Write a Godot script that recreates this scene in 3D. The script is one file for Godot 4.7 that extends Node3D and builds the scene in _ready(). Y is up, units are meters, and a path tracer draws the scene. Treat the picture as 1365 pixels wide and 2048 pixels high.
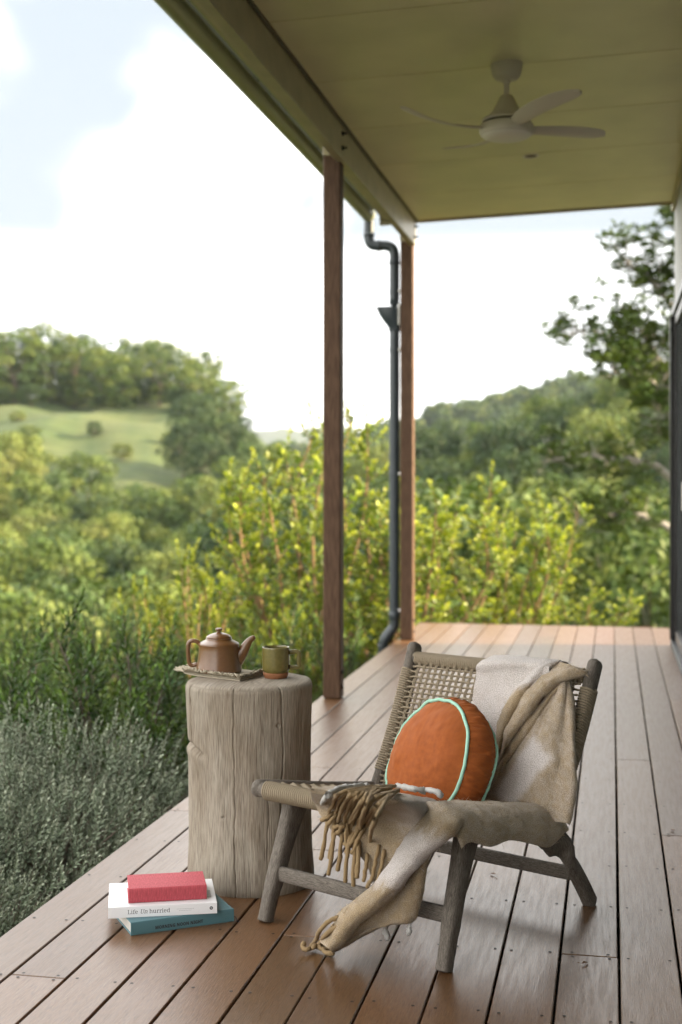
extends Node3D

# ---------------------------------------------------------------- mesh collector
class Geo:
	var v := PackedVector3Array()
	var n := PackedVector3Array()
	var uv := PackedVector2Array()
	var c := PackedColorArray()
	var ix := PackedInt32Array()
	var col := Color(1, 1, 1)

	func vert(p: Vector3, nn: Vector3, t: Vector2) -> int:
		v.append(p)
		n.append(nn)
		uv.append(t)
		c.append(col)
		return v.size() - 1

	func flat(pts: Array, center: Vector3, tu: Vector3, tv: Vector3, off := Vector2.ZERO) -> void:
		# one flat polygon, turned away from center
		var nn: Vector3 = (pts[1] - pts[0]).cross(pts[2] - pts[0]).normalized()
		var mid := Vector3.ZERO
		for p in pts:
			mid += p
		mid /= pts.size()
		var turned: bool = nn.dot(mid - center) < 0.0
		if turned:
			nn = -nn
		var s := v.size()
		for p in pts:
			vert(p, nn, Vector2(tu.dot(p), tv.dot(p)) + off)
		for k in range(1, pts.size() - 1):
			if turned:
				ix.append_array(PackedInt32Array([s, s + k, s + k + 1]))
			else:
				ix.append_array(PackedInt32Array([s, s + k + 1, s + k]))

	func box(at: Vector3, size: Vector3, bevel := 0.003, basis := Basis.IDENTITY, along := 2, off := Vector2.ZERO) -> void:
		var h := size / 2.0
		var bv: float = minf(bevel, minf(h.x, minf(h.y, h.z)) * 0.9)
		var pt := {}
		for sx in [-1, 1]:
			for sy in [-1, 1]:
				for sz in [-1, 1]:
					var s := Vector3(sx, sy, sz)
					for ax in 3:
						var q := Vector3(sx * (h.x - bv), sy * (h.y - bv), sz * (h.z - bv))
						q[ax] = s[ax] * h[ax]
						pt[[sx, sy, sz, ax]] = at + basis * q
		var tu: Vector3 = basis[along]
		var t1: Vector3 = basis[(along + 1) % 3]
		var t2: Vector3 = basis[(along + 2) % 3]
		for ax in 3:
			var b1 := (ax + 1) % 3
			var b2 := (ax + 2) % 3
			for s in [-1, 1]:
				var ring := []
				for e in [[-1, -1], [1, -1], [1, 1], [-1, 1]]:
					var k := [0, 0, 0, ax]
					k[ax] = s
					k[b1] = e[0]
					k[b2] = e[1]
					ring.append(pt[k])
				if ax == along:
					flat(ring, at, t1, t2, off)
				else:
					flat(ring, at, tu, t1 + t2, off)
			for e in [[-1, -1], [1, -1], [1, 1], [-1, 1]]:
				# edge that runs along ax
				var k0 := [0, 0, 0, b1]
				k0[b1] = e[0]
				k0[b2] = e[1]
				var ka := k0.duplicate()
				ka[ax] = -1
				var kb := k0.duplicate()
				kb[ax] = 1
				var kc := kb.duplicate()
				kc[3] = b2
				var kd := ka.duplicate()
				kd[3] = b2
				flat([pt[ka], pt[kb], pt[kc], pt[kd]], at, tu, t1 + t2, off)
		for sx in [-1, 1]:
			for sy in [-1, 1]:
				for sz in [-1, 1]:
					flat([pt[[sx, sy, sz, 0]], pt[[sx, sy, sz, 1]], pt[[sx, sy, sz, 2]]], at, tu, t1 + t2, off)

	func grid(rows: Array, wrap := false, flip := false, su := 1.0, sv := 1.0, tints: Array = []) -> void:
		# rows of points; smooth normals; uv in metres along the sheet
		var nr := rows.size()
		var nc: int = rows[0].size()
		var s := v.size()
		var along := 0.0
		for i in nr:
			var r = rows[i]
			var ra = rows[maxi(i - 1, 0)]
			var rb = rows[mini(i + 1, nr - 1)]
			var across := 0.0
			if i > 0:
				along += ((r[nc / 2] - ra[nc / 2]) as Vector3).length()
			for j in nc:
				var ja := j - 1
				var jb := j + 1
				if wrap:
					ja = nc - 2 if j == 0 else j - 1
					jb = 1 if j == nc - 1 else j + 1
				else:
					ja = maxi(ja, 0)
					jb = mini(jb, nc - 1)
				var nn: Vector3 = (r[jb] - r[ja]).cross(rb[j] - ra[j])
				if nn.length_squared() < 1e-20:
					nn = (rb[jb] - rb[ja]).cross(rb[j] - ra[j]) + (ra[jb] - ra[ja]).cross(rb[j] - ra[j])
				nn = nn.normalized()
				if nn == Vector3.ZERO:
					nn = Vector3.UP
				if j > 0:
					across += ((r[j] - r[j - 1]) as Vector3).length()
				if tints.size():
					col = tints[i][j]
				vert(r[j], -nn if flip else nn, Vector2(across * su, along * sv))
		for i in nr - 1:
			for j in nc - 1:
				var a := s + i * nc + j
				var b := a + 1
				var d := a + nc
				var e := d + 1
				if flip:
					ix.append_array(PackedInt32Array([a, b, e, a, e, d]))
				else:
					ix.append_array(PackedInt32Array([a, e, b, a, d, e]))

	func lathe(profile: Array, seg := 48, at := Vector3.ZERO, basis := Basis.IDENTITY) -> void:
		var rows := []
		for p in profile:
			var r := PackedVector3Array()
			for k in seg + 1:
				var a := TAU * k / seg
				r.append(at + basis * Vector3(p.x * cos(a), p.y, -p.x * sin(a)))
			rows.append(r)
		grid(rows, true)

	func sweep(path: Array, wh: Array, up := Vector3.UP, power := 2.6, seg := 12, rounded := 0.0, squash := 1.0) -> void:
		# superellipse section of width x height along a path; ends closed, or rounded over that length
		var np := path.size()
		var rows := []
		for i in np:
			var p: Vector3 = path[i]
			var t: Vector3 = (path[mini(i + 1, np - 1)] - path[maxi(i - 1, 0)]).normalized()
			var e1 := t.cross(up).normalized()
			var e2 := e1.cross(t).normalized()
			var w: Vector2 = wh[mini(i, wh.size() - 1)]
			var ring := func(q: Vector3, f: float) -> PackedVector3Array:
				var r := PackedVector3Array()
				for k in seg + 1:
					var a := TAU * k / seg
					var ca := cos(a)
					var sa := sin(a)
					var x := signf(ca) * pow(absf(ca), 2.0 / power) * w.x * 0.5 * f
					var y := signf(sa) * pow(absf(sa), 2.0 / power) * w.y * 0.5 * f
					r.append(q + e1 * -x + e2 * y)
				return r
			if i == 0:
				if rounded > 0.0:
					for s in [0.0, 0.3, 0.6, 0.8, 0.93]:
						rows.append(ring.call(p - t * rounded * (1.0 - s) * squash, sqrt(1.0 - (1.0 - s) * (1.0 - s)) + 0.001))
				else:
					rows.append(ring.call(p - t * 0.0005, 0.001))
					rows.append(ring.call(p - t * 0.0004, 0.86))
			rows.append(ring.call(p + (t * 0.003 if i == 0 and rounded == 0.0 else Vector3.ZERO) - (t * 0.003 if i == np - 1 and rounded == 0.0 else Vector3.ZERO), 1.0))
			if i == np - 1:
				if rounded > 0.0:
					for s in [0.93, 0.8, 0.6, 0.3, 0.0]:
						rows.append(ring.call(p + t * rounded * (1.0 - s) * squash, sqrt(1.0 - (1.0 - s) * (1.0 - s)) + 0.001))
				else:
					rows.append(ring.call(p + t * 0.0004, 0.86))
					rows.append(ring.call(p + t * 0.0005, 0.001))
		grid(rows, true)

	func tube(path: Array, radii: Array, sides := 6, closed := true) -> void:
		var np := path.size()
		var rows := []
		var e1 := Vector3.ZERO
		for i in np:
			var t: Vector3 = (path[mini(i + 1, np - 1)] - path[maxi(i - 1, 0)]).normalized()
			if i == 0:
				e1 = t.cross(Vector3.UP if absf(t.y) < 0.9 else Vector3.RIGHT).normalized()
			e1 = (e1 - t * e1.dot(t)).normalized()
			var e2 := t.cross(e1)
			var rr: float = radii[mini(i, radii.size() - 1)]
			var r := PackedVector3Array()
			var r0 := PackedVector3Array()
			for k in sides + 1:
				var a := TAU * k / sides
				var o := e1 * cos(a) + e2 * sin(a)
				r.append(path[i] + o * rr)
				r0.append(path[i] + o * rr * 0.02 + t * rr * (-0.6 if i == 0 else 0.6))
			if i == 0 and closed:
				rows.append(r0)
			rows.append(r)
			if i == np - 1 and closed:
				rows.append(r0)
		grid(rows, true)

	func leaf(p: Vector3, dir: Vector3, nn: Vector3, length: float, width: float) -> void:
		var side := dir.cross(nn).normalized()
		var up := side.cross(dir).normalized()
		var m := p + dir * length * 0.48 + up * length * 0.04
		var s := v.size()
		v.append(p)
		v.append(m + side * width * 0.5 + up * width * 0.14)
		v.append(p + dir * length)
		v.append(m - side * width * 0.5 + up * width * 0.14)
		var na := (up - side * 0.25).normalized()
		var nb := (up + side * 0.25).normalized()
		n.append(up)
		n.append(na)
		n.append(up)
		n.append(nb)
		for k in 4:
			c.append(col)
			uv.append(Vector2.ZERO)
		ix.append_array(PackedInt32Array([s, s + 2, s + 1, s, s + 3, s + 2]))

	func mesh() -> ArrayMesh:
		var a := []
		a.resize(Mesh.ARRAY_MAX)
		a[Mesh.ARRAY_VERTEX] = v
		a[Mesh.ARRAY_NORMAL] = n
		a[Mesh.ARRAY_TEX_UV] = uv
		a[Mesh.ARRAY_TEX_UV2] = uv
		a[Mesh.ARRAY_COLOR] = c
		a[Mesh.ARRAY_INDEX] = ix
		var m := ArrayMesh.new()
		m.add_surface_from_arrays(Mesh.PRIMITIVE_TRIANGLES, a)
		return m


# ---------------------------------------------------------------- scene helpers
var used := {}
var rng := RandomNumberGenerator.new()
var M := {}

func V(x: float, y: float, z: float) -> Vector3:
	return Vector3(x, y, z)

func rf(a: float, b: float) -> float:
	return rng.randf_range(a, b)

func numbered(called: String) -> String:
	var k: int = used.get(called, 0)
	used[called] = k + 1
	return called if k == 0 else "%s_%03d" % [called, k]

func tag(o: Node3D, label: String, category: String, group := "") -> Node3D:
	o.set_meta("label", label)
	o.set_meta("category", category)
	if group:
		o.set_meta("group", group)
	return o

func thing(called: String, label: String, category: String, at := Vector3.ZERO, turn := 0.0, group := "") -> Node3D:
	var o := Node3D.new()
	o.name = numbered(called)
	add_child(o)
	o.position = at
	o.rotation.y = turn
	return tag(o, label, category, group)

func put(called: String, g, m: Material, parent: Node3D = null, kind := "") -> MeshInstance3D:
	var o := MeshInstance3D.new()
	o.mesh = g.mesh() if g is Geo else g
	o.material_override = m
	if parent == null:
		o.name = numbered(called)
		add_child(o)
	else:
		o.name = called
		parent.add_child(o, true)
	if kind:
		o.set_meta("kind", kind)
	return o

func structure(called: String) -> Node3D:
	var o := Node3D.new()
	o.name = numbered(called)
	add_child(o)
	o.set_meta("kind", "structure")
	return o

func copy(o: Node3D, at: Vector3, turn: float, size: Vector3, label: String, group := "") -> Node3D:
	var r: Node3D = o.duplicate()
	r.name = numbered(str(o.name).rstrip("0123456789_"))
	add_child(r)
	r.transform = Transform3D(Basis(Vector3.UP, turn).scaled_local(size), at)
	r.set_meta("label", label)
	if group:
		r.set_meta("group", group)
	return r

func lin(r: float, g: float, b: float) -> Color:
	return Color(r, g, b).linear_to_srgb()

func noise_tex(freq: float, cols: Array, seed_: int, size := 512, octaves := 4, kind := FastNoiseLite.TYPE_SIMPLEX, tall := 0) -> NoiseTexture2D:
	var f := FastNoiseLite.new()
	f.noise_type = kind
	f.seed = seed_
	f.frequency = freq
	f.fractal_octaves = octaves
	var t := NoiseTexture2D.new()
	t.width = size
	t.height = tall if tall else size
	t.seamless = true
	t.noise = f
	var gr := Gradient.new()
	var offs := PackedFloat32Array()
	var cc := PackedColorArray()
	for k in cols.size():
		offs.append(float(k) / (cols.size() - 1))
		cc.append(cols[k])
	gr.offsets = offs
	gr.colors = cc
	t.color_ramp = gr
	return t

func grey(a: float, b: float) -> Array:
	return [Color(a, a, a), Color(b, b, b)]

func mat(color: Color, rough := 0.8, tex: Texture2D = null, scale := Vector3.ONE, tinted := true) -> StandardMaterial3D:
	var m := StandardMaterial3D.new()
	m.albedo_color = color
	m.roughness = rough
	m.vertex_color_use_as_albedo = tinted
	if tex:
		m.albedo_texture = tex
		m.uv1_scale = scale
	return m

func bump(m: StandardMaterial3D, tex: Texture2D, cm: float) -> StandardMaterial3D:
	m.heightmap_enabled = true
	m.heightmap_texture = tex
	m.heightmap_scale = cm
	return m

func detail(m: StandardMaterial3D, tex: Texture2D, scale: Vector3) -> StandardMaterial3D:
	m.detail_enabled = true
	m.detail_albedo = tex
	m.detail_blend_mode = BaseMaterial3D.BLEND_MODE_MUL
	m.detail_uv_layer = BaseMaterial3D.DETAIL_UV_2
	m.uv2_scale = scale
	return m

func leafy(rough: float, through: Color) -> StandardMaterial3D:
	var m := mat(Color.WHITE, rough)
	m.backlight_enabled = true
	m.backlight = through
	m.cull_mode = BaseMaterial3D.CULL_DISABLED
	m.metallic_specular = 0.35
	return m

func crspline(pts: Array, per: int) -> Array:
	# Catmull-Rom through points
	var out := []
	for i in pts.size() - 1:
		var a: Vector3 = pts[maxi(i - 1, 0)]
		var b: Vector3 = pts[i]
		var c: Vector3 = pts[i + 1]
		var d: Vector3 = pts[mini(i + 2, pts.size() - 1)]
		for k in per:
			out.append(b.cubic_interpolate(c, a, d, float(k) / per))
	out.append(pts[pts.size() - 1])
	return out

# ---------------------------------------------------------------- the scene
func _ready() -> void:
	rng.seed = 4711
	var cam := Camera3D.new()
	cam.name = "camera"
	add_child(cam)
	var lens := CameraAttributesPhysical.new()
	lens.frustum_focal_length = 50.0
	lens.frustum_focus_distance = 3.45
	lens.frustum_near = 0.05
	lens.frustum_far = 6000.0
	lens.exposure_aperture = 3.3
	cam.attributes = lens
	cam.position = V(0, 1.165, 0)
	cam.rotation.y = atan(542.0 / 2700.0)
	cam.set_frustum(0.05 * 2.0 * 1024.0 / 2700.0, Vector2(0, -0.05 * 67.0 / 2700.0), 0.05, 6000.0)
	var env := Environment.new()
	env.background_mode = Environment.BG_SKY
	env.tonemap_mode = Environment.TONE_MAPPER_LINEAR
	env.tonemap_exposure = 8.4
	env.sdfgi_enabled = true
	env.ssao_enabled = true
	env.ssil_enabled = true
	env.fog_enabled = true
	env.fog_density = 0.00008
	env.fog_light_color = Color(0.86, 0.91, 0.95)
	env.sky = Sky.new()
	env.sky.sky_material = sky_material()
	var we := WorldEnvironment.new()
	we.name = "world"
	we.environment = env
	add_child(we)
	var sun := DirectionalLight3D.new()
	sun.name = "sun"
	sun.light_energy = 0.85
	sun.light_color = Color(1.0, 0.91, 0.76)
	sun.light_angular_distance = 0.6
	sun.shadow_enabled = true
	add_child(sun)
	sun.look_at_from_position(V(1.0, 0.36, -0.16), Vector3.ZERO)
	materials()
	build_ground()
	build_deck()
	build_house()
	build_roof()
	build_posts()
	build_downpipe()
	build_fan()
	build_stump()
	build_tea()
	build_books()
	build_chair()
	build_cushion()
	build_blanket()
	build_garden()
	build_woods()

func sky_material() -> PanoramaSkyMaterial:
	var w := 768
	var h := 384
	var im := Image.create_empty(w, h, false, Image.FORMAT_RGBF)
	var f := FastNoiseLite.new()
	f.seed = 21
	f.noise_type = FastNoiseLite.TYPE_SIMPLEX
	f.frequency = 1.5
	f.fractal_octaves = 5
	for y in h:
		var up := PI * (0.5 - (y + 0.5) / h)
		for x in w:
			var a := TAU * (x + 0.5) / w
			var d := Vector3(sin(a) * cos(up), sin(up), -cos(a) * cos(up))
			var k := f.get_noise_3d(d.x * 1.3 + 3.1, d.y * 2.6, d.z * 1.3)
			var cloud := pow(smoothstep(-0.75, 0.12, k + 0.16 - 0.85 * gap(d + V(f.get_noise_3d(d.x * 5.0, d.y * 5.0, d.z * 5.0), f.get_noise_3d(d.z * 6.0, d.x * 6.0, d.y * 6.0), 0) * 0.10)), 2.8)
			var blue := Color(0.091, 0.103, 0.114).lerp(Color(0.098, 0.107, 0.115), smoothstep(0.5, 0.0, up))
			var white := Color(0.53, 0.52, 0.505).lerp(Color(0.54, 0.52, 0.485), smoothstep(0.35, 0.0, up))
			im.set_pixel(x, y, blue.lerp(white, cloud))
	var m := PanoramaSkyMaterial.new()
	m.panorama = ImageTexture.create_from_image(im)
	return m

func gap(d: Vector3) -> float:
	# where the cloud thins to blue
	var k := 0.0
	for g in [[V(-0.33, 0.33, -0.88), 0.08], [V(-0.42, 0.235, -0.88), 0.07], [V(-0.07, 0.15, -0.98), 0.11], [V(-0.09, 0.13, -0.98), 0.09], [V(-0.02, 0.15, -0.98), 0.10], [V(0.06, 0.16, -0.98), 0.12], [V(-0.20, 0.12, -0.97), 0.06], [V(-0.42, 0.17, -0.89), 0.07], [V(0.5, 0.5, -0.7), 0.25], [V(-0.9, 0.4, 0.1), 0.25], [V(0.3, 0.6, 0.7), 0.3], [V(-0.5, 0.8, 0.3), 0.2]]:
		k += exp(-(d - (g[0] as Vector3).normalized()).length_squared() / (g[1] * g[1]))
	return minf(k, 1.35)

func materials() -> void:
	var grain := noise_tex(0.035, grey(0.55, 1.0), 3, 512, 5)
	var grain_fine := noise_tex(0.09, grey(0.25, 1.0), 8, 512, 4)
	var speck := noise_tex(0.3, grey(0.6, 1.0), 11, 256, 2)
	var blotch := noise_tex(0.012, grey(0.0, 1.0), 5, 512, 5)
	# decking: oiled hardwood, long grain, worn pale in patches
	var deck_tex := noise_tex(0.03, [lin(0.085, 0.037, 0.0135), lin(0.142, 0.067, 0.027), lin(0.180, 0.091, 0.040), lin(0.152, 0.074, 0.030), lin(0.27, 0.190, 0.12)], 17, 1024, 6)
	var dm := mat(Color.WHITE, 0.40, deck_tex, V(0.35, 5.0, 1))
	detail(dm, noise_tex(0.05, [Color(0.72, 0.70, 0.68), Color(0.95, 0.95, 0.95), Color(1, 1, 1)], 23, 512, 5), V(0.9, 22.0, 1))
	dm.roughness_texture = noise_tex(0.02, [Color(0.74, 0.74, 0.74), Color(0.86, 0.86, 0.86), Color(1, 1, 1)], 31, 512, 6)
	dm.metallic_specular = 0.6
	bump(dm, grain_fine, 0.035)
	M.deck = dm
	M.joist = mat(lin(0.05, 0.045, 0.04), 0.95)
	M.screw = mat(lin(0.015, 0.013, 0.012), 0.6)
	# post timber
	var pm := mat(Color.WHITE, 0.62, noise_tex(0.03, [lin(0.055, 0.030, 0.017), lin(0.100, 0.057, 0.034), lin(0.145, 0.088, 0.055)], 41, 512, 5), V(0.4, 7.0, 1))
	bump(pm, grain_fine, 0.05)
	pm.metallic_specular = 0.3
	M.post = pm
	# weathered grey teak
	var tm := mat(Color.WHITE, 0.82, noise_tex(0.04, [lin(0.10, 0.085, 0.07), lin(0.24, 0.21, 0.18), lin(0.34, 0.31, 0.275)], 51, 512, 5), V(16.0, 1.2, 1))
	detail(tm, noise_tex(0.06, [Color(0.55, 0.53, 0.5), Color(1, 1, 1)], 52, 512, 4), V(40.0, 2.5, 1))
	bump(tm, grain_fine, 0.05)
	M.teak = tm
	M.cord = bump(mat(lin(0.47, 0.38, 0.26), 0.75, speck, V(60, 60, 1)), speck, 0.03)
	M.ceiling = mat(lin(0.72, 0.665, 0.40), 0.34, noise_tex(0.01, grey(0.93, 1.0), 61, 256, 4), V(0.5, 0.5, 1))
	M.seam = mat(lin(0.10, 0.09, 0.05), 0.7)
	M.beam = mat(lin(0.42, 0.36, 0.22), 0.42, noise_tex(0.012, grey(0.88, 1.0), 62, 256, 4), V(1, 1, 1))
	M.soffit = mat(lin(0.78, 0.77, 0.46), 0.3)
	M.gutter = mat(lin(0.26, 0.27, 0.15), 0.38)
	M.dark_metal = mat(lin(0.028, 0.033, 0.036), 0.42)
	M.pipe = mat(lin(0.034, 0.045, 0.052), 0.38)
	M.wall = mat(lin(0.46, 0.47, 0.47), 0.6, noise_tex(0.02, grey(0.92, 1.0), 63, 256, 4), V(0.5, 0.5, 1))
	M.black_frame = mat(lin(0.012, 0.012, 0.013), 0.35)
	var gl := StandardMaterial3D.new()
	gl.transparency = BaseMaterial3D.TRANSPARENCY_ALPHA
	gl.albedo_color = Color(0.5, 0.55, 0.55, 0.25)
	gl.roughness = 0.03
	M.glass = gl
	M.interior = mat(lin(0.06, 0.055, 0.05), 0.9)
	M.fan = mat(lin(0.55, 0.50, 0.41), 0.5)
	M.lamp = mat(lin(0.70, 0.66, 0.58), 0.45)
	M.white_plastic = mat(lin(0.72, 0.70, 0.66), 0.5)
	# stump
	var sm := mat(Color.WHITE, 0.92, noise_tex(0.03, [lin(0.13, 0.10, 0.072), lin(0.30, 0.255, 0.205), lin(0.40, 0.358, 0.30), lin(0.30, 0.26, 0.205), lin(0.50, 0.46, 0.405)], 71, 1024, 6), V(4.5, 0.20, 1))
	detail(sm, noise_tex(0.06, [Color(0.66, 0.64, 0.62), Color(0.96, 0.96, 0.96), Color(1, 1, 1)], 72, 512, 5), V(15.0, 0.38, 1))
	bump(sm, noise_tex(0.05, grey(0.0, 1.0), 73, 512, 5), 0.07)
	M.stump = sm
	# glazes
	var gz := mat(lin(0.155, 0.070, 0.023), 0.28, noise_tex(0.02, [lin(0.84, 0.80, 0.76), lin(1, 1, 1)], 81, 256, 5), V(14, 14, 1))
	gz.clearcoat_enabled = true
	gz.clearcoat = 0.4
	gz.clearcoat_roughness = 0.3
	M.brown_glaze = gz
	var og := mat(lin(0.150, 0.122, 0.034), 0.25, noise_tex(0.03, [lin(0.78, 0.8, 0.72), lin(1, 1, 1)], 82, 256, 5), V(8, 8, 1))
	og.clearcoat_enabled = true
	og.clearcoat = 0.35
	og.clearcoat_roughness = 0.15
	M.olive_glaze = og
	M.terracotta = bump(mat(lin(0.42, 0.17, 0.07), 0.8, speck, V(8, 8, 1)), speck, 0.02)
	M.mat_cloth = bump(mat(lin(0.66, 0.58, 0.44), 0.95, speck, V(30, 30, 1)), speck, 0.06)
	# books
	M.red_cloth = bump(mat(lin(0.62, 0.10, 0.13), 0.75, noise_tex(0.05, [lin(0.72, 0.62, 0.62), lin(1, 1, 1)], 91, 512, 5), V(4, 40, 1)), speck, 0.02)
	detail(M.red_cloth, noise_tex(0.03, [Color(0.8, 0.78, 0.78), Color(1, 1, 1)], 92, 256, 5), V(40, 5, 1))
	M.white_cover = mat(lin(0.78, 0.78, 0.80), 0.4)
	M.teal_cover = mat(lin(0.09, 0.20, 0.23), 0.55, noise_tex(0.2, grey(0.9, 1.0), 93, 256, 2), V(10, 10, 1))
	M.paper = bump(mat(lin(0.72, 0.69, 0.63), 0.95, noise_tex(0.05, grey(0.72, 1.0), 94, 256, 4), V(2, 90, 1)), grain_fine, 0.02)
	M.ink = mat(lin(0.03, 0.03, 0.035), 0.6)
	M.pale_ink = mat(lin(0.42, 0.43, 0.46), 0.6)
	# soft things
	var vel := mat(lin(0.37, 0.094, 0.012), 0.85, noise_tex(0.012, [lin(0.66, 0.6, 0.55), lin(1, 1, 1)], 101, 512, 5), V(7, 7, 1))
	vel.rim_enabled = true
	vel.rim = 0.6
	vel.rim_tint = 0.8
	vel.uv1_triplanar = true
	M.velvet = vel
	M.mint = mat(lin(0.33, 0.60, 0.47), 0.75)
	var wool := mat(Color.WHITE, 0.98, noise_tex(0.10, [lin(0.30, 0.27, 0.24), lin(0.78, 0.77, 0.76), lin(1, 1, 1)], 111, 512, 5), V(3.2, 3.2, 1))
	wool.rim_enabled = true
	wool.rim = 0.5
	wool.rim_tint = 0.3
	bump(wool, noise_tex(0.11, grey(0.0, 1.0), 112, 512, 5), 0.22)
	wool.uv1_scale = V(4.5, 4.5, 1)
	M.wool = wool
	M.hair = mat(Color.WHITE, 0.95)
	M.yarn = bump(mat(lin(0.42, 0.29, 0.145), 0.95, speck, V(50, 50, 1)), speck, 0.08)
	M.white_yarn = bump(mat(lin(0.70, 0.68, 0.65), 0.95, speck, V(50, 50, 1)), speck, 0.08)
	# plants
	M.bark = bump(mat(lin(0.22, 0.17, 0.13), 0.9, noise_tex(0.05, grey(0.5, 1.0), 121, 256, 5), V(3, 1, 1)), grain, 0.6)
	M.red_bark = mat(lin(0.20, 0.12, 0.055), 0.8)
	M.pale_bark = mat(lin(0.42, 0.38, 0.33), 0.85, noise_tex(0.05, grey(0.6, 1.0), 122, 256, 5), V(3, 1, 1))
	M.leaf = leafy(0.5, Color(0.55, 0.55, 0.3))
	M.bright_leaf = leafy(0.42, Color(0.85, 0.85, 0.4))
	M.needle = leafy(0.65, Color(0.25, 0.27, 0.2))
	M.wood_leaf = leafy(0.6, Color(0.5, 0.5, 0.25))
	M.dry_leaf = mat(lin(0.16, 0.075, 0.03), 0.7)
	M.soil = mat(Color.WHITE, 0.98, noise_tex(0.05, [lin(0.6, 0.6, 0.6), lin(1, 1, 1)], 131, 512, 5), V(0.2, 0.2, 1))
	detail(M.soil, noise_tex(0.02, [Color(0.55, 0.6, 0.5), Color(0.9, 0.92, 0.85), Color(1, 1, 1)], 132, 512, 6), V(0.022, 0.022, 1))

# ---------------------------------------------------------------- land
const R := Vector3(0.9804, 0, -0.1968)
const AHEAD := Vector3(-0.1968, 0, -0.9804)

var lump := FastNoiseLite.new()

func site(x: float, ahead: float, y := 0.0) -> Vector3:
	# a place by metres to the right of and ahead of the doorway, along the line of the valley
	return R * x + AHEAD * ahead + Vector3.UP * y

func bell(x: float, z: float, cx: float, cz: float, rx: float, rz: float) -> float:
	var a := (x - cx) / rx
	var b := (z - cz) / rz
	return exp(-(a * a + b * b))

func land(p: Vector3) -> float:
	var x := p.dot(R)
	var z := p.dot(AHEAD)
	var d := sqrt(x * x + z * z)
	var h := -0.85 - 12.0 * smoothstep(9.0, 62.0, d)
	h += 27.5 / (1.0 + exp((x + 8.0) / 6.0)) * bell(x, z, x, 225, 1, 80) * smoothstep(70.0, 120.0, d)
	h += 25.0 * bell(x, z, 60, 128, 46, 62) * smoothstep(20.0, 70.0, d)
	h += 52.0 * bell(x, z, 130, 620, 150, 150)
	h += 30.0 * bell(x, z, 40, 1150, 260, 200)
	h += 88.0 * bell(x, z, -30, 2700, 300, 420)
	h += 70.0 * bell(x, z, -420, 2900, 320, 420)
	h += 66.0 * bell(x, z, 420, 3000, 420, 420)
	h += lump.get_noise_2d(p.x * 4.0 + 50.0, p.z * 4.0) * 2.2 * smoothstep(60.0, 150.0, d) * smoothstep(500.0, 300.0, d)
	h += lump.get_noise_2d(p.x, p.z) * clampf(d * 0.012, 0.02, 14.0)
	return h

func build_ground() -> void:
	lump.seed = 9
	lump.frequency = 0.012
	lump.fractal_octaves = 5
	var tone := FastNoiseLite.new()
	tone.seed = 5
	tone.frequency = 0.05
	tone.fractal_octaves = 4
	var rows := []
	var tints := []
	var r := 0.35
	while r < 4200.0:
		var row := PackedVector3Array()
		var tr := []
		for k in 241:
			var a := TAU * k / 240.0
			# finer where the valley lies
			a = a - 0.72 * sin(a)
			var p := R * (sin(a) * r) + AHEAD * (cos(a) * r)
			p.y = land(p)
			row.append(p)
			var t := tone.get_noise_2d(p.x, p.z) * 0.5 + 0.5
			var t2 := tone.get_noise_2d(p.x * 5.0, p.z * 5.0) * 0.5 + 0.5
			var c := Color(0.056, 0.094, 0.022).lerp(Color(0.110, 0.128, 0.036), smoothstep(0.25, 0.75, 0.5 * t + 0.5 * t2))
			if r < 14.0:
				c = Color(0.045, 0.04, 0.022).lerp(Color(0.06, 0.075, 0.025), t)
			elif r > 340.0:
				c = Color(0.035, 0.055, 0.022).lerp(Color(0.05, 0.065, 0.026), t)
			tr.append(c)
		rows.append(row)
		tints.append(tr)
		r *= 1.032
	var g := Geo.new()
	g.grid(rows, true, false, 1, 1, tints)
	put("ground", g, M.soil, null, "structure")

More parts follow.
